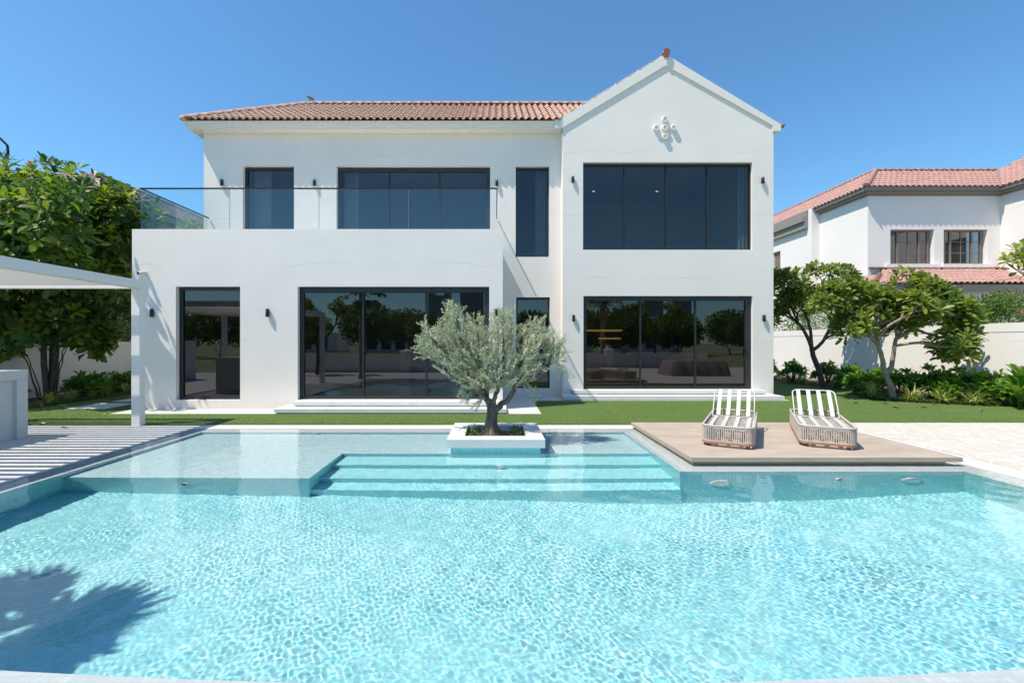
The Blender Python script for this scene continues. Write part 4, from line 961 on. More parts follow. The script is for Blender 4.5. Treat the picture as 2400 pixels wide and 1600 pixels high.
m = MB(); m.box(-30, -16.8, 20.2, 20.4, 0, 4.6); tag(m.build('boundary_wall', RUST), 'rust brown wall in shade behind the left garden wall and palm trunks', 'wall')

# ------------------------------------------------------------------ vegetation
def fork_tree(name, label, base, mains, mat, bark, nper=13, leaf=.27, levels=3, r0=.1, seed=3, grp=None, spread=.55, lens=(.55, .42, .34, .26), flowers=0, cat='tree', zmin=.0):
    """candelabra tree: hand-laid main limbs, each forking again and again, whorls of leaves at the tips"""
    global R
    R = random.Random(seed); t = thing(name, label, cat, base, 0, grp); m = MB(); tips, axes = [], []
    def grow(p, d, r, lv):
        L = lens[min(lv, len(lens) - 1)] * R.uniform(.75, 1.2); d2 = (d + Vector((0, 0, .18))).normalized(); q = p + d2 * L
        mid = (p + q) / 2 + Vector((R.gauss(0, .02), R.gauss(0, .02), -.015)); m.tube([p, mid, q], [r, r * .88, r * .78], 7)
        if lv >= levels: tips.append(q); axes.append(d2 + Vector((0, 0, .35))); return
        k = 3 if R.random() < .45 else 2; ph = R.random() * 6.28; e1 = d2.orthogonal().normalized(); e2 = d2.cross(e1)
        for i in range(k):
            a = ph + 6.28 * i / k + R.gauss(0, .3); nd = d2 + (e1 * math.cos(a) + e2 * math.sin(a)) * (spread + R.uniform(0, .35)); nd.z = max(nd.z, -.15)
            grow(q, nd.normalized(), r * .72, lv + 1)
    for pts, ra, rb, g in mains:
        o = limb(m, [Vector(base) + Vector(p) for p in pts], ra, rb, 10, .008)
        if g:
            d = (o[-1] - o[-4]).normalized(); ph = R.random() * 6; e1 = d.orthogonal().normalized(); e2 = d.cross(e1)
            for i in range(g): a = ph + 6.28 * i / g; grow(o[-1], (d * .9 + (e1 * math.cos(a) + e2 * math.sin(a)) * spread).normalized(), rb * .85, 1)
    for p, a in list(zip(tips, axes)):
        for _ in range(1):
            o2 = Vector((R.gauss(0, 1), R.gauss(0, 1), R.gauss(-.75, .5))).normalized() * R.uniform(.2, .42) * (leaf / .34); q = p + o2 - a.normalized() * .12
            if q.z < Vector(base).z + 1.15: continue
            m.tube([p - a.normalized() * .15, (p + q) / 2 + Vector((0, 0, -.03)), q], [.013, .011, .009], 5, False)
            tips.append(q); axes.append((o2 * 1.5 + Vector((0, 0, .55))).normalized())
    m.build('trunk', bark, t)
    ro = rosettes(tips, axes, nper, leaf, wid=.82)
    leaf_obj('crown', [ro], mat, t)
    if flowers:
        fm = MB()
        for i in range(flowers):
            p = tips[R.randrange(len(tips))] + Vector((R.gauss(0, .03), R.gauss(0, .03), .12))
            for k in range(7): q = p + Vector((R.gauss(0, .05), R.gauss(0, .05), R.gauss(0, .03))); fm.lathe(tuple(q), [(.001, .0), (.03, .018), (.001, .02)], 5)
        fm.build('flowers', WHITEP, t)
    return t
GF = 'frangipani trees in the garden'
# tree 2 (front right): measured limbs
fork_tree('frangipani_tree', 'frangipani tree with leaning speckled trunk at the front of the right bed', (12.78, 15.05, 0),
    [([(0, 0, -.05), (-.1, 0, .45), (-.28, 0, .95), (-.38, .0, 1.4), (-.62, -.1, 1.85), (-.95, -.15, 2.1)], .10, .05, 3),
     ([(-.3, .3, 2.4), (.2, .0, 2.7), (.75, -.1, 2.95)], .045, .04, 3),
     ([(-.6, -.1, 1.8), (-.5, -.3, 2.3), (-.1, -.4, 2.6)], .045, .04, 3),
     ([(-.22, 0, .85), (.0, .05, 1.2), (.12, .1, 1.75), (.28, .2, 2.1)], .075, .05, 3),
     ([(-.5, -.05, 1.7), (-.4, .2, 2.15), (-.3, .3, 2.6)], .055, .045, 3),
     ([(-.62, -.1, 1.85), (-1.05, 0, 2.5), (-1.25, .1, 2.9)], .06, .045, 3),
     ([(.2, .15, 1.95), (.75, 0, 2.35), (1.25, -.1, 2.55)], .05, .042, 3),
     ([(.12, .1, 1.75), (.6, -.2, 1.85), (1.05, -.3, 1.75)], .045, .04, 3),
     ([(-.62, -.1, 1.85), (-1.15, .0, 2.35), (-1.65, .1, 2.9)], .045, .04, 3),
     ([(-.3, .3, 2.4), (.2, .2, 3.0), (.5, .2, 3.3)], .05, .042, 2),
     ([(.7, 0, 2.3), (1.15, .1, 2.15), (1.5, .1, 2.05)], .04, .035, 2)],
    LEAF_FRA, BARKF, 14, .33, 3, seed=5, grp=GF, lens=(.45, .36, .30, .24), flowers=7)
# tree 1 (behind, in half shade)
fork_tree('frangipani_tree', 'frangipani tree with dark forked trunk nearest the villa gable', (13.55, 19.4, 0),
    [([(0, 0, -.05), (-.12, 0, .6), (-.35, 0, 1.2), (-.45, 0, 1.65)], .12, .09, 0),
     ([(-.45, 0, 1.6), (-.75, -.1, 2.2), (-1.1, -.1, 2.7)], .075, .055, 3),
     ([(-.45, 0, 1.6), (-.45, .1, 2.4), (-.6, .2, 3.1)], .07, .05, 3),
     ([(-.4, 0, 1.55), (0, 0, 1.9), (.35, 0, 2.6)], .075, .055, 3),
     ([(.15, 0, 2.2), (.8, -.2, 2.7), (1.3, -.2, 3.1)], .05, .045, 2),
     ([(-1.0, 0, 2.6), (-1.5, 0, 3.2), (-1.6, 0, 3.7)], .05, .04, 3),
     ([(-.6, .2, 3.0), (-.3, 0, 3.6), (0, 0, 4.0)], .05, .04, 2),
     ([(.0, 0, 1.9), (.8, 0, 2.5), (1.5, .1, 3.0)], .05, .04, 2)],
    LEAF_FRA, BARKD, 14, .36, 3, seed=9, grp=GF, lens=(.6, .48, .40, .32), flowers=3)
fork_tree('frangipani_tree', 'small frangipani tree beyond the right garden wall', (18.2, 17.2, 0),
    [([(0, 0, 0), (0, 0, 1.5), (-.1, 0, 2.4)], .09, .06, 3)], LEAF_FRA, BARKF, 12, .3, 2, seed=12, grp=GF, lens=(.5, .42, .36))
fork_tree('frangipani_tree', 'frangipani tree reaching in at the right edge above the house windows', (14.7, 12.0, 0),
    [([(0, 0, 0), (.1, 0, 1.2), (0, 0, 2.4)], .1, .07, 3), ([(0, 0, 2.2), (-.6, 0, 3.0), (-1.0, 0, 3.6)], .05, .04, 2)], LEAF_FRA, BARKF, 13, .28, 2, seed=15, grp=GF, lens=(.5, .42, .36, .3))
fork_tree('frangipani_tree', 'frangipani tree on the left deck side, seen in the sliding door glass', (-10.4, -1.3, 0),
    [([(0, 0, 0), (.05, 0, 1.0), (0, 0, 1.8)], .11, .08, 3), ([(0, 0, 1.4), (.6, .1, 2.2), (1.1, .1, 2.9)], .06, .05, 3), ([(0, 0, 1.6), (-.5, .1, 2.5), (-.8, .1, 3.1)], .06, .05, 3)], LEAF_FRA, BARKD, 12, .3, 3, seed=21, grp=GF, lens=(.6, .5, .42, .34))
fork_tree('frangipani_tree', 'frangipani tree beyond the low wall, seen in the gable door glass', (12.6, -5.2, 0),
    [([(0, 0, 0), (.05, 0, 1.2), (0, 0, 2.0)], .11, .08, 3), ([(0, 0, 1.6), (.6, .1, 2.6), (1.1, .1, 3.5)], .06, .05, 3), ([(0, 0, 1.6), (-.6, .1, 2.7), (-1.1, .1, 3.6)], .06, .05, 3)], LEAF_FRA, BARKD, 11, .3, 3, seed=22, grp=GF, lens=(.75, .6, .5, .4))

R = random.Random(31)
# big almond tree on the left
AT = thing('almond_tree', 'large multi stemmed tree with broad glossy leaves behind the pergola', 'tree', (-14.7, 15.3, 0))
m = MB()
for i in range(8):
    a = i * 2.4; rr0 = .12 + .03 * i; bx, by = -14.55 + rr0 * math.cos(a) * .9, 15.3 + rr0 * math.sin(a) * .5
    big = i in (0, 2, 6); sp_ = .35 + i * .075
    e = Vector((-14.4 + math.cos(a) * sp_ * 1.7, 15.1 + math.sin(a) * sp_ * .9, R.uniform(2.1, 3.1) if not big else 4.6))
    limb(m, [(bx, by, -.05), (bx + (e.x - bx) * .25, by + (e.y - by) * .25, e.z * .35), (bx + (e.x - bx) * .6, by + (e.y - by) * .6, e.z * .7), e], .10 if big else R.uniform(.018, .035), .05 if big else .01, 7, .015)
limb(m, [(-14.5, 15.2, 2.5), (-13.6, 14.9, 4.0), (-12.6, 14.5, 5.2)], .07, .03); limb(m, [(-14.5, 15.2, 2.2), (-15.4, 15, 4.0), (-16.4, 14.6, 5.6)], .07, .03); limb(m, [(-13.9, 15, 3.2), (-13, 14, 4.2), (-12.2, 13, 4.8)], .05, .02)
m.build('trunk', BARKD, AT)
AB = [((-15.2, 15.2, 5.6), (2.6, 2.0, 2.5)), ((-11.6, 12.2, 5.2), (.95, .8, 1.0)), ((-12.1, 15.2, 5.8), (1.15, 1.3, 1.2)), ((-13.4, 15.2, 6.1), (1.3, 1.2, 1.35)), ((-13.2, 14.8, 5.1), (1.7, 1.8, 2.3)), ((-12.3, 15.2, 4.4), (1.35, 1.5, 1.95)), ((-14.3, 14.6, 2.9), (1.9, 1.3, 1.2)), ((-17.6, 14.6, 4.6), (2.2, 2.2, 3.2)),
      ((-12.6, 12.9, 4.6), (1.35, 1.3, 1.35)), ((-14.6, 13.0, 4.7), (1.6, 1.4, 1.7)), ((-13.0, 15.0, 2.2), (1.2, .9, .8)), ((-15.3, 14.8, 2.3), (.9, .9, 1.0)), ((-12.7, 14.9, 1.9), (.5, .5, .6))]
tp_, dr_ = blob_pts(AB, 1750, .5)
okk = (tp_[:, 0] < -10.35) & (tp_[:, 2] > 1.25) & ~((tp_[:, 1] < 11.2)) & (tp_[:, 2] < 1.85 + tp_[:, 1] * (.402 - .00 * tp_[:, 0]))
tp_, dr_ = tp_[okk], dr_[okk]
ax_ = [Vector(d) * .7 + Vector((R.gauss(0, .3), R.gauss(0, .3) - .2, .65)) for d in dr_]
leaf_obj('crown', [rosettes([Vector(p) for p in tp_], ax_, 9, .36, .95, .3)], LEAF_ALM, AT)
# hedges / bushes made of small leaves
def bush(name, label, blobs, n, size, mat, cat='bush', grp=None, flowers=None):
    c = blobs[0][0]; t = thing(name, label, cat, (c[0], c[1], 0), 0, grp); p, d = blob_pts(blobs, n, .55)
    leaf_obj('foliage', [leaves(p, d + unit(len(p)) * .9 + [0, 0, .3], d + unit(len(p)) * .5 + [0, 0, .5], NR.uniform(.7, 1.25, len(p)) * size, LEAF_SM, LEAF_LAF, NR.random(len(p)))], mat, t, smooth=False)
    m = MB()
    for i in range(5): e = blobs[i % len(blobs)][0]; limb(m, [(c[0] + R.gauss(0, .1), c[1] + R.gauss(0, .1), -.02), ((c[0] + e[0]) / 2, (c[1] + e[1]) / 2, e[2] * .5), (e[0], e[1], e[2])], .035, .012, 6)
    m.build('stems', BARKD, t)
    if flowers:
        fm = MB()
        for q in flowers:
            for k in range(8): fm.lathe((q[0] + R.gauss(0, .05), q[1] + R.gauss(0, .05), q[2] + R.gauss(0, .04)), [(.001, 0), (.035, .02), (.001, .025)], 5)
        fm.build('flowers', ORANGEP, t)
    return t
bush('hedge', 'dense small leaved green bush with orange flowers above the right garden wall', [((17.9, 16.9, 2.7), (1.2, 1.6, .9)), ((18.9, 17.2, 2.9), (1.2, 1.5, .8)), ((17.6, 17.8, 2.6), (.9, 1.2, .8)), ((18.3, 16.9, 3.25), (.5, .6, .6))], 9000, .085, LEAF_HED, flowers=[(17.6, 15.7, 2.9), (18.6, 15.9, 2.95), (17.9, 16.2, 3.5)])
bush('hedge', 'dark green bush above the garden wall beside the gable corner', [((16.4, 24.5, 2.7), (1.0, 1.6, 1.1)), ((16.6, 26.5, 2.9), (1.2, 1.4, 1.3))], 3500, .11, LEAF_HED)
bush('hedge', 'dark small leaved hedge over the left garden wall behind the tree', [((-16.6, 17.5, 2.1), (.9, 1.6, .85)), ((-16.6, 20, 2.2), (.9, 1.6, .9)), ((-16.7, 15.3, 1.8), (.7, 1.0, .6))], 7000, .08, LEAF_HED)
bush('leafy_tree', 'round leaved tree beyond the terrace seen through the glass balustrade corner', [((-13.7, 21.5, 6.6), (.7, 1.0, .8)), ((-15.0, 21, 5.6), (1.2, 1.0, 1.0)), ((-14.0, 21.4, 5.6), (1.4, 1.2, 1.1)), ((-13.3, 21.4, 6.3), (.55, .7, .8))], 4200, .17, LEAF_SHR, 'tree')
bush('leafy_bush', 'dark shaded bush filling the gap under the big leafy tree', [((-17.4, 18.6, 3.3), (1.6, .8, 1.2)), ((-16.0, 21.2, 3.3), (1.6, .9, 1.6)), ((-19, 18.5, 3.6), (1.5, .8, 1.6))], 5200, .12, LEAF_HED)
# fan palms
def palm(label, base, h, nf=26, L=1.0, r=.16, seed=1, parts=24, skirt=True, grp='palm trees', bl=.85, bw=.9):
    global R
    R = random.Random(seed); t = thing('palm_tree', label, 'palm tree', base, 0, grp)
    m = MB(); n = int(h / .12); m.tube([(0, 0, h * i / n) for i in range(n + 1)], [r * (1.25 if i == 0 else 1.0 + .05 * (i % 2)) for i in range(n + 1)], 12); m.build('trunk', PALMB, t, True)
    Pp, Dd, Nn, Zz, Tt = [], [], [], [], []; sm = MB()
    for k in range(nf):
        az = k * 2.4; el = math.radians(80 - 125 * (k / nf)) if skirt else math.radians(75 - 70 * k / nf)
        d = Vector((math.cos(az) * math.cos(el), math.sin(az) * math.cos(el), math.sin(el))); q = Vector((0, 0, h)) + d * L * .75 + Vector((0, 0, -.1))
        sm.tube([(0, 0, h - .05), tuple(Vector((0, 0, h)) + d * L * .4), tuple(q)], [.02, .015, .01], 5, False)
        side = d.cross(Vector((0, 0, 1))); side = side.normalized() if side.length > .05 else Vector((1, 0, 0)); nrm = side.cross(d)
        for i in range(parts):
            a = math.radians(-115 + 230 * i / (parts - 1)); dd = d * math.cos(a) + side * math.sin(a) + Vector((0, 0, -.28 * R.random()))
            Pp.append(q); Dd.append(dd); Nn.append(nrm + side * .1); Zz.append(L * bl * (1 - .25 * abs(a) / 2) * R.uniform(.9, 1.1)); Tt.append(R.random() * .7)
    sm.build('stalks', PALMB, t, True)
    v = leaves(Pp, Dd, Nn, Zz, BLADE, BLADEF, Tt, bw); leaf_obj('fronds', [v], LEAF_PAL, t, True); return t
palm('fan palm on the left deck whose crown shades the near corner of the pool', (-6.85, 1.95, 0), 4.5, 12, 1.15, .16, 2, 30, bl=.58, bw=2.6)
palm('fan palm rising behind the terrace left of the balustrade corner', (-16.6, 21.4, 0), 6.2, 20, 1.5, .17, 3, 26, False)
palm('fan palm whose fronds show through the terrace glass beside the corner', (-14.9, 20.3, 0), 5.5, 22, 1.1, .17, 4, 26, False)
palm('palm with ringed trunk at the far left behind the garden wall', (-18.4, 17.2, 0), 6.6, 14, 1.5, .26, 5)
palm('palm with ringed trunk behind the leafy tree near the pergola post', (-16.9, 19.3, 0), 5.2, 14, .8, .24, 6)
palm('tall palm behind the low wall, seen in the left pane of the gable door', (8.4, -4.6, 0), 5.8, 24, 1.4, .2, 7)
palm('palm beyond the right patio, seen in the right pane of the gable door', (17.0, 3.5, 0), 4.9, 24, 1.3, .2, 8)
# curved pole at the top left
m = MB(); m.tube([(-21.6, 20, 0), (-21.0, 20, 8.0), (-20.75, 20, 10.0), (-20.78, 20, 10.25), (-21.3, 20, 10.75), (-22.6, 20, 11.3)], .05, 8)
tag(m.build('street_pole', BLACKM), 'thin dark bent pole sticking up above the tree at the left edge', 'pole')

# shrubs, spider plants
R = random.Random(77)
def shrub(label, loc, grp, h=.85, nros=44, seed=0, leaf=.26):
    t = thing('broadleaf_shrub', label, 'shrub', loc, 0, grp); m = MB(); tips, axes = [], []
    for i in range(nros):
        a = R.random() * 6.28; r_ = math.sqrt(R.random()) * .5; z = h * (.45 + .55 * R.random()) * (1 - .35 * (r_ / .5) ** 2)
        p = Vector((r_ * math.cos(a), r_ * math.sin(a), z)); tips.append(p); axes.append(Vector((math.cos(a) * r_ * 1.4, math.sin(a) * r_ * 1.4, 1)))
        m.tube([(p.x * .2, p.y * .2, -.02), (p.x * .7, p.y * .7, z * .5), tuple(p)], [.012, .01, .007], 5, False)
    m.build('stems', BARKD, t, True); leaf_obj('foliage', [rosettes(tips, axes, 9, leaf, .75, .05)], LEAF_SHR, t, True); return t
def spider(label, loc, grp, L=.42, nb=70):
    t = thing('spider_plant', label, 'plant', loc, 0, grp); P_, D_, N_, Z_, T_ = [], [], [], [], []
    for i in range(nb):
        a = R.random() * 6.28; e = R.uniform(.25, 1.35); d = Vector((math.cos(a) * math.cos(e), math.sin(a) * math.cos(e), math.sin(e)))
        P_.append(Vector((R.gauss(0, .025), R.gauss(0, .025), 0))); D_.append(d); N_.append(Vector((-math.cos(a) * .6, -math.sin(a) * .6, 1))); Z_.append(L * R.uniform(.65, 1.15)); T_.append(R.random())
    leaf_obj('leaves', [leaves(P_, D_, N_, Z_, BLADE, BLADEF, T_, .75)], LEAF_SPI, t, True); return t
GR, GL_ = 'broadleaf shrubs in the right bed', 'broadleaf shrubs in the left bed'
SR = [(13.75, 15.9, .95, 'bright green shrub directly right of the leaning frangipani trunk'), (14.5, 15.5, 1.0, 'bright green shrub, second right of the leaning frangipani trunk'), (15.1, 15.1, .95, 'bright green shrub where the tree shadow ends on the white wall'),
      (14.3, 14.75, .7, 'low bright shrub behind the second variegated clump'), (15.5, 14.55, .72, 'bright green shrub against the sunlit wall, third from the right edge'), (15.0, 14.1, .65, 'low bright shrub behind the rightmost variegated clump'),
      (15.75, 14.1, .8, 'bright green shrub, second from the right edge of the bed'), (15.15, 13.55, .72, 'bright green shrub at the front right corner of the bed'), (13.0, 16.6, .75, 'shrub half hidden behind the leaning frangipani trunk'),
      (14.2, 17.3, .8, 'dark shrub in shade between the two frangipani trunks, front one'), (14.1, 18.5, .9, 'dark shrub in shade just right of the dark forked trunk'), (14.4, 20.3, .95, 'dark shrub in shade behind the dark forked trunk'),
      (13.7, 21.6, .95, 'dark shrub in shade left of the dark forked trunk'), (13.5, 23.2, 1.0, 'dark shrub nearest the villa gable corner')]
s0 = None
for i, (x, y, h, lab) in enumerate(SR):
    if i in (0, 4, 9): src = shrub(lab, (x, y, .02), GR, .88)
    else:
        o = dup(src, (x, y, .02), R.random() * 6.28, lab); o.scale = (1, 1, h / .88)
SLL = [(-13.6, 15.6, .9, 'tall broadleaf shrub directly right of the clustered stems'), (-13.95, 16.4, .7, 'shaded shrub, second right of the clustered stems'), (-14.0, 17.4, .7, 'shaded shrub midway along the left bed'), (-13.9, 18.4, .75, 'shaded shrub, second from the pergola post'), (-13.9, 19.5, .75, 'shaded shrub nearest the pergola post'), (-14.9, 14.2, .5, 'small shrub left of the clustered stems beside the counter')]
for i, (x, y, h, lab) in enumerate(SLL):
    if i == 0: src = shrub(lab, (x, y, .02), GL_, .8)
    else: o = dup(src, (x, y, .02), R.random() * 6.28, lab); o.scale = (1, 1, h / .8)
GSR, GSL = 'variegated spider plants along the right bed', 'spider plants along the left bed'
SPR = [(12.42, 15.45, 'tall yellow green spider plant left of the leaning frangipani trunk', 1.3), (13.02, 14.62, 'yellow green spider plant, first right of the leaning trunk', 1.05), (13.58, 14.2, 'yellow green spider plant, second right of the leaning trunk', 1.1), (14.15, 13.85, 'yellow green spider plant, third right of the leaning trunk', 1.1), (14.95, 13.6, 'darker spider plant at the right end of the bed edge', .9),
       (13.55, 20.7, 'shaded spider plant just left of the dark forked trunk', 1.0), (13.75, 18.9, 'shaded spider plant right of the dark forked trunk', 1.1), (13.2, 16.9, 'arching spider plant behind the tall yellow clump', 1.2)]
for i, (x, y, lab, sc) in enumerate(SPR):
    if i in (0, 1): src = spider(lab, (x, y, .02), GSR); src.scale = (sc * 1.2,) * 3
    else: dup(src, (x, y, .02), R.random() * 6, lab, sc * 1.2)
for i, (x, y, lab) in enumerate([(-13.15, 13.85, 'spider plant in front of the clustered stems'), (-13.2, 14.6, 'spider plant, second along the left bed'), (-13.2, 15.35, 'spider plant, third along the left bed'), (-13.25, 16.05, 'spider plant, fourth along the left bed'), (-13.3, 16.9, 'spider plant at the far end near the pergola post')]):
    if i == 0: src = spider(lab, (x, y, .02), GSL); src.scale = (1.05,) * 3
    else: dup(src, (x, y, .02), R.random() * 6, lab, 1.1)
# canna at the right edge
CN = thing('canna_plant', 'tall broad leaved canna with faded flowers at the right edge', 'plant', (14.45, 12.85, .01))
P_, D_, N_ = [], [], []
m = MB()
for i in range(5):
    x, y = R.gauss(0, .12), R.gauss(0, .12); m.tube([(x, y, 0), (x, y, 1.05)], .015, 6)
    for k in range(6): a = R.random() * 6.28; P_.append((x, y, .2 + .14 * k)); D_.append((math.cos(a) * .6, math.sin(a) * .6, .9)); N_.append((-math.cos(a), -math.sin(a), .5))
m.build('stems', LEAF_SHR, CN, True)
leaf_obj('leaves', [leaves(P_, D_, N_, [.45] * len(P_), LEAF_OB, LEAF_OBF, NR.random(len(P_)))], LEAF_SHR, CN, True)
m = MB()
for k in range(12): m.lathe((R.gauss(0, .05), R.gauss(0, .05), 1.15 + R.gauss(0, .05)), [(.001, -.03), (.025, 0), (.001, .03)], 5)
m.build('flowers', DRY, CN, True)
# low ground cover along the beds
n = 9000; sgm = NR.integers(3, len(BEDR) - 2, n); tt = NR.random(n); BE = np.array(BEDR); q = BE[sgm] * (1 - tt[:, None]) + BE[sgm + 1] * tt[:, None]; off = np.abs(NR.normal(0, .35, n)) * .9 + .03
q[:, 0] += off * .35; q[:, 1] += off * .8
pc = np.stack([q[:, 0], q[:, 1], .02 + NR.random(n) * .10 * np.exp(-off)], 1)
n3 = 5000; p3 = np.stack([NR.uniform(13.4, 15, n3), NR.uniform(16.5, 24, n3), .02 + NR.random(n3) * .15], 1); n4 = 2500; p4 = np.stack([-12.95 - np.abs(NR.normal(0, .3, n4)), NR.uniform(13, 20, n4), .02 + NR.random(n4) * .08], 1)
pc = np.concatenate([pc, p3, p4]); n = len(pc)
tag(leaf_obj('ground_cover', [leaves(pc, unit(n) + [0, 0, .4], unit(n) + [0, 0, 1.2], NR.uniform(.035, .07, n), LEAF_SM, LEAF_LAF, NR.random(n))], LEAF_COV, smooth=False), 'low creeping green ground cover along the bed edges', 'ground cover', kind='stuff')
# fallen leaves
FL = [(1957, 923, 'pale dry leaf on the lawn behind the right lounger, nearest the bed'), (1928, 933, 'dry leaf on the lawn left of the right lounger backrest top'), (1989, 932, 'pinkish dry leaf at the left end of the yellow plant bed'), (2007, 934.5, 'curled pinkish leaf beside the bed left of the tall spider plant'), (2006, 945, 'small curled brown leaf on the lawn below the tall spider plant'),
      (2075, 945.4, 'brown leaf on the lawn at the foot of the leaning trunk'), (2102, 956, 'small dark leaf on the lawn below the leaning trunk'), (2167, 955, 'long dry leaf on the lawn between the first two spider plants'), (2193, 948, 'yellow and brown leaf at the bed edge by the second spider plant'), (2300, 962.5, 'long curved dead leaf alone on the lawn at the right'),
      (101, 995.4, 'orange brown leaf on the deck edge behind the counter'), (70, 995.6, 'orange leaf on the deck edge beside the counter'), (153, 1003, 'dark dry leaf on the deck left of the pergola post'), (269, 935.5, 'brown leaf on the lawn between stepping stones'), (244, 972, 'dark leaf on the shaded lawn left of the pergola post')]
for i, (px, py, lab) in enumerate(FL):
    zg = .03 if py < 994 else .004; y = 1100 * (1.85 - zg) / (py - 803); x = (px - 1160) * y / 1100
    if i == 0:
        fo = leaves([(0, -.1, .012)], [(0, 1, .05)], [(0, 0, 1)], [.2], [(a, b_, abs(a) * .9 - .05 * math.sin(b_ * 3)) for a, b_, c in LEAF_OB], LEAF_OBF, [.5])
        fl0 = link_mesh('fallen_leaf', np_mesh('fallen_leaf', fo[0], fo[1], True, fo[2]), DRY, auto=False); tag(fl0, lab, 'leaf', 'dry leaves fallen on lawn and deck'); fl0.location = (x, y, zg); fl0.rotation_euler = (0, 0, 1.2)
    else: dup(fl0, (x, y, zg), R.uniform(.6, 2.4), lab, R.uniform(.7, 1.25) * (1.25 if py > 950 and px > 2100 else 1))
# pigeon on the ridge
BD = thing('pigeon', 'small grey bird perched on the left end of the main roof ridge', 'bird', (-7.32, 18.55, RZ + .13))
me = bpy.data.meshes.new('body'); sv = [(-.02, 0, .10), (.05, 0, .085), (.14, 0, .035), (-.06, 0, .15), (-.085, 0, .195), (-.13, 0, .19)]
me.from_pydata(sv, [(0, 1), (1, 2), (0, 3), (3, 4), (4, 5)], []); bo = link_mesh('body', me, m_noise('feathers', (.12, .11, .11), (.30, .29, .29), 30, .8), BD, True)
sk_ = bo.modifiers.new('skin', 'SKIN')
for vtx, r_ in zip(me.skin_vertices[0].data, (.06, .055, .018, .04, .034, .006)): vtx.radius = (r_, r_)
me.skin_vertices[0].data[0].use_root = True
BD.scale = (1.3,) * 3; bo.modifiers.new('sub', 'SUBSURF').levels = 2
m = MB()
for s in (-1, 1): m.tube([(.0, s * .02, .06), (.0, s * .025, -.02), (-.02, s * .025, -.025)], .005, 5)
m.build('legs', ROOFE, BD, True)

# ------------------------------------------------------------------ what stands behind the photographer (seen in the glass)
SC = thing('covered_sofa', 'patio furniture under a taupe protective cover, seen in the gable glass', 'covered furniture', (11.3, 5.2, .018))
v = []; f = []; nx_, ny_ = 26, 14
for j in range(ny_):
    for i in range(nx_):
        u_, w_ = i / (nx_ - 1) * 2 - 1, j / (ny_ - 1) * 2 - 1; k = max(abs(u_), abs(w_))
        hgt = .86 * (1 - max(0, (k - .8) / .2) ** 1.5) + .05 * math.sin(u_ * 9 + w_ * 4) * (1 - k); v.append((u_ * 1.75 * (1 + .02 * math.sin(w_ * 14)), w_ * 1.0 * (1 + .03 * math.sin(u_ * 17)), max(0, hgt)))
f = [(j * nx_ + i, j * nx_ + i + 1, (j + 1) * nx_ + i + 1, (j + 1) * nx_ + i) for j in range(ny_ - 1) for i in range(nx_ - 1)]
link_mesh('cover', np_mesh('cover', v, f, True), m_noise('taupe_cover', (.22, .18, .155), (.30, .25, .21), 3, .8), SC, True)
R = random.Random(5)
TB = [(-34, -32, 7, 3.6), (-24, -28, 6, 3.2), (-17, -36, 7.5, 3.8), (-8, -30, 5, 2.8), (-2, -40, 6, 3.2), (5, -32, 8, 3.8), (11, -26, 7.5, 3.6), (17, -30, 8, 4), (25, -34, 6, 3.2), (34, -30, 7, 3.5), (-44, -36, 8, 4), (44, -36, 8, 4), (28, -40, 6.5, 3.6), (21, -44, 7, 3.8), (38, -44, 7.5, 4), (14, -46, 7, 4), (-13, -44, 7, 3.8), (-29, -42, 7.5, 4), (50, -46, 8, 4), (9, -38, 5.5, 3)]
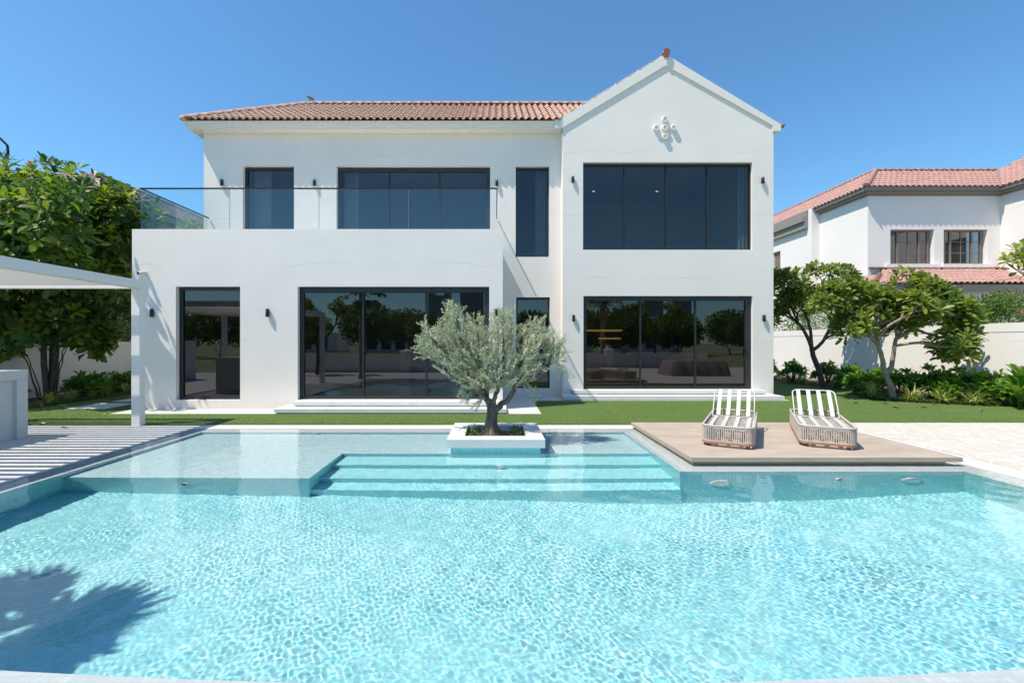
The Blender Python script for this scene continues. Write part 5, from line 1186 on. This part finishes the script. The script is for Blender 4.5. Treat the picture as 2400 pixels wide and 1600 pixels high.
for i, (x, y, h, r_) in enumerate(TB):
    if i % 4 == 0:
        src = bush('shade_tree', 'dark round tree across the green, number %s' % i, [((x, y, h * .62), (r_, r_, h * .36)), ((x + r_ * .5, y, h * .5), (r_ * .6, r_ * .6, h * .3)), ((x - r_ * .5, y + .5, h * .52), (r_ * .6, r_ * .6, h * .3))], 5200, .38, LEAF_HED, 'tree', 'dark trees across the green')
        src['label'] = 'dark round tree across the green, seen only as a reflection'
    else: dup(src, (x, y, 0), R.random() * 6, 'dark round tree across the green, seen only as a reflection', r_ / 3.6)
for i, (x, y, w_, h) in enumerate([(-38, -70, 14, 7), (-19, -66, 12, 7), (-4, -72, 12, 6.5), (13, -68, 14, 7), (32, -72, 16, 7.5)]):
    t = thing('distant_villa', ['far white box villa behind the trees, leftmost in reflection', 'far white box villa with roof terraces left of the palm', 'far white box villa reflected beside the olive tree', 'far white box villa reflected in the gable door', 'far white box villa at the far right of the green'][i], 'house', (x, y, 0), 0, 'white villas across the green')
    m = MB(); m.box(-w_ / 2, w_ / 2, -4, 4, 0, h * .55); m.box(-w_ / 2 + 1, w_ / 4, -3.5, 3, h * .55, h); m.box(-w_ / 2 + 1.5, 0, -2, 2, h, h + 1.2); m.build('wall', STUCCO2, t, True)
    for k in range(4): p = MB(); p.box(-w_ / 2 + 1 + k * w_ * .22, -w_ / 2 + 2.8 + k * w_ * .22, 4.001, 4.05, .6, 3.0); p.build('window', FRAME, t, True)
    for k in range(2): p = MB(); p.box(-w_ / 2 + 2 + k * 4, -w_ / 2 + 4.5 + k * 4, 3.001, 3.05, h * .6, h * .92); p.build('window', FRAME, t, True)
TW = m_plain('tower_glass', (.20, .24, .28), .3)
for i, (x, y, w_, h) in enumerate([(-52, -420, 20, 46), (-22, -430, 22, 50), (150, -420, 18, 74), (185, -440, 18, 56)]):
    m = MB(); m.box(x - w_ / 2, x + w_ / 2, y - w_ / 2, y + w_ / 2, 0, h); m.box(x - w_ / 2, x - w_ / 4, y - w_ / 2, y + w_ / 2, h, h + 5); m.box(x + w_ / 4, x + w_ / 2, y - w_ / 2, y + w_ / 2, h, h + 5)
    tag(m.build('tower', TW), ['hazy tower with two horns, left one', 'hazy tower with two horns, right one', 'tall hazy tower reflected in the right gable pane', 'shorter hazy tower beside the tall one'][i], 'tower', 'towers on the far skyline')

for o in RECV: o.cycles.is_caustics_receiver = True
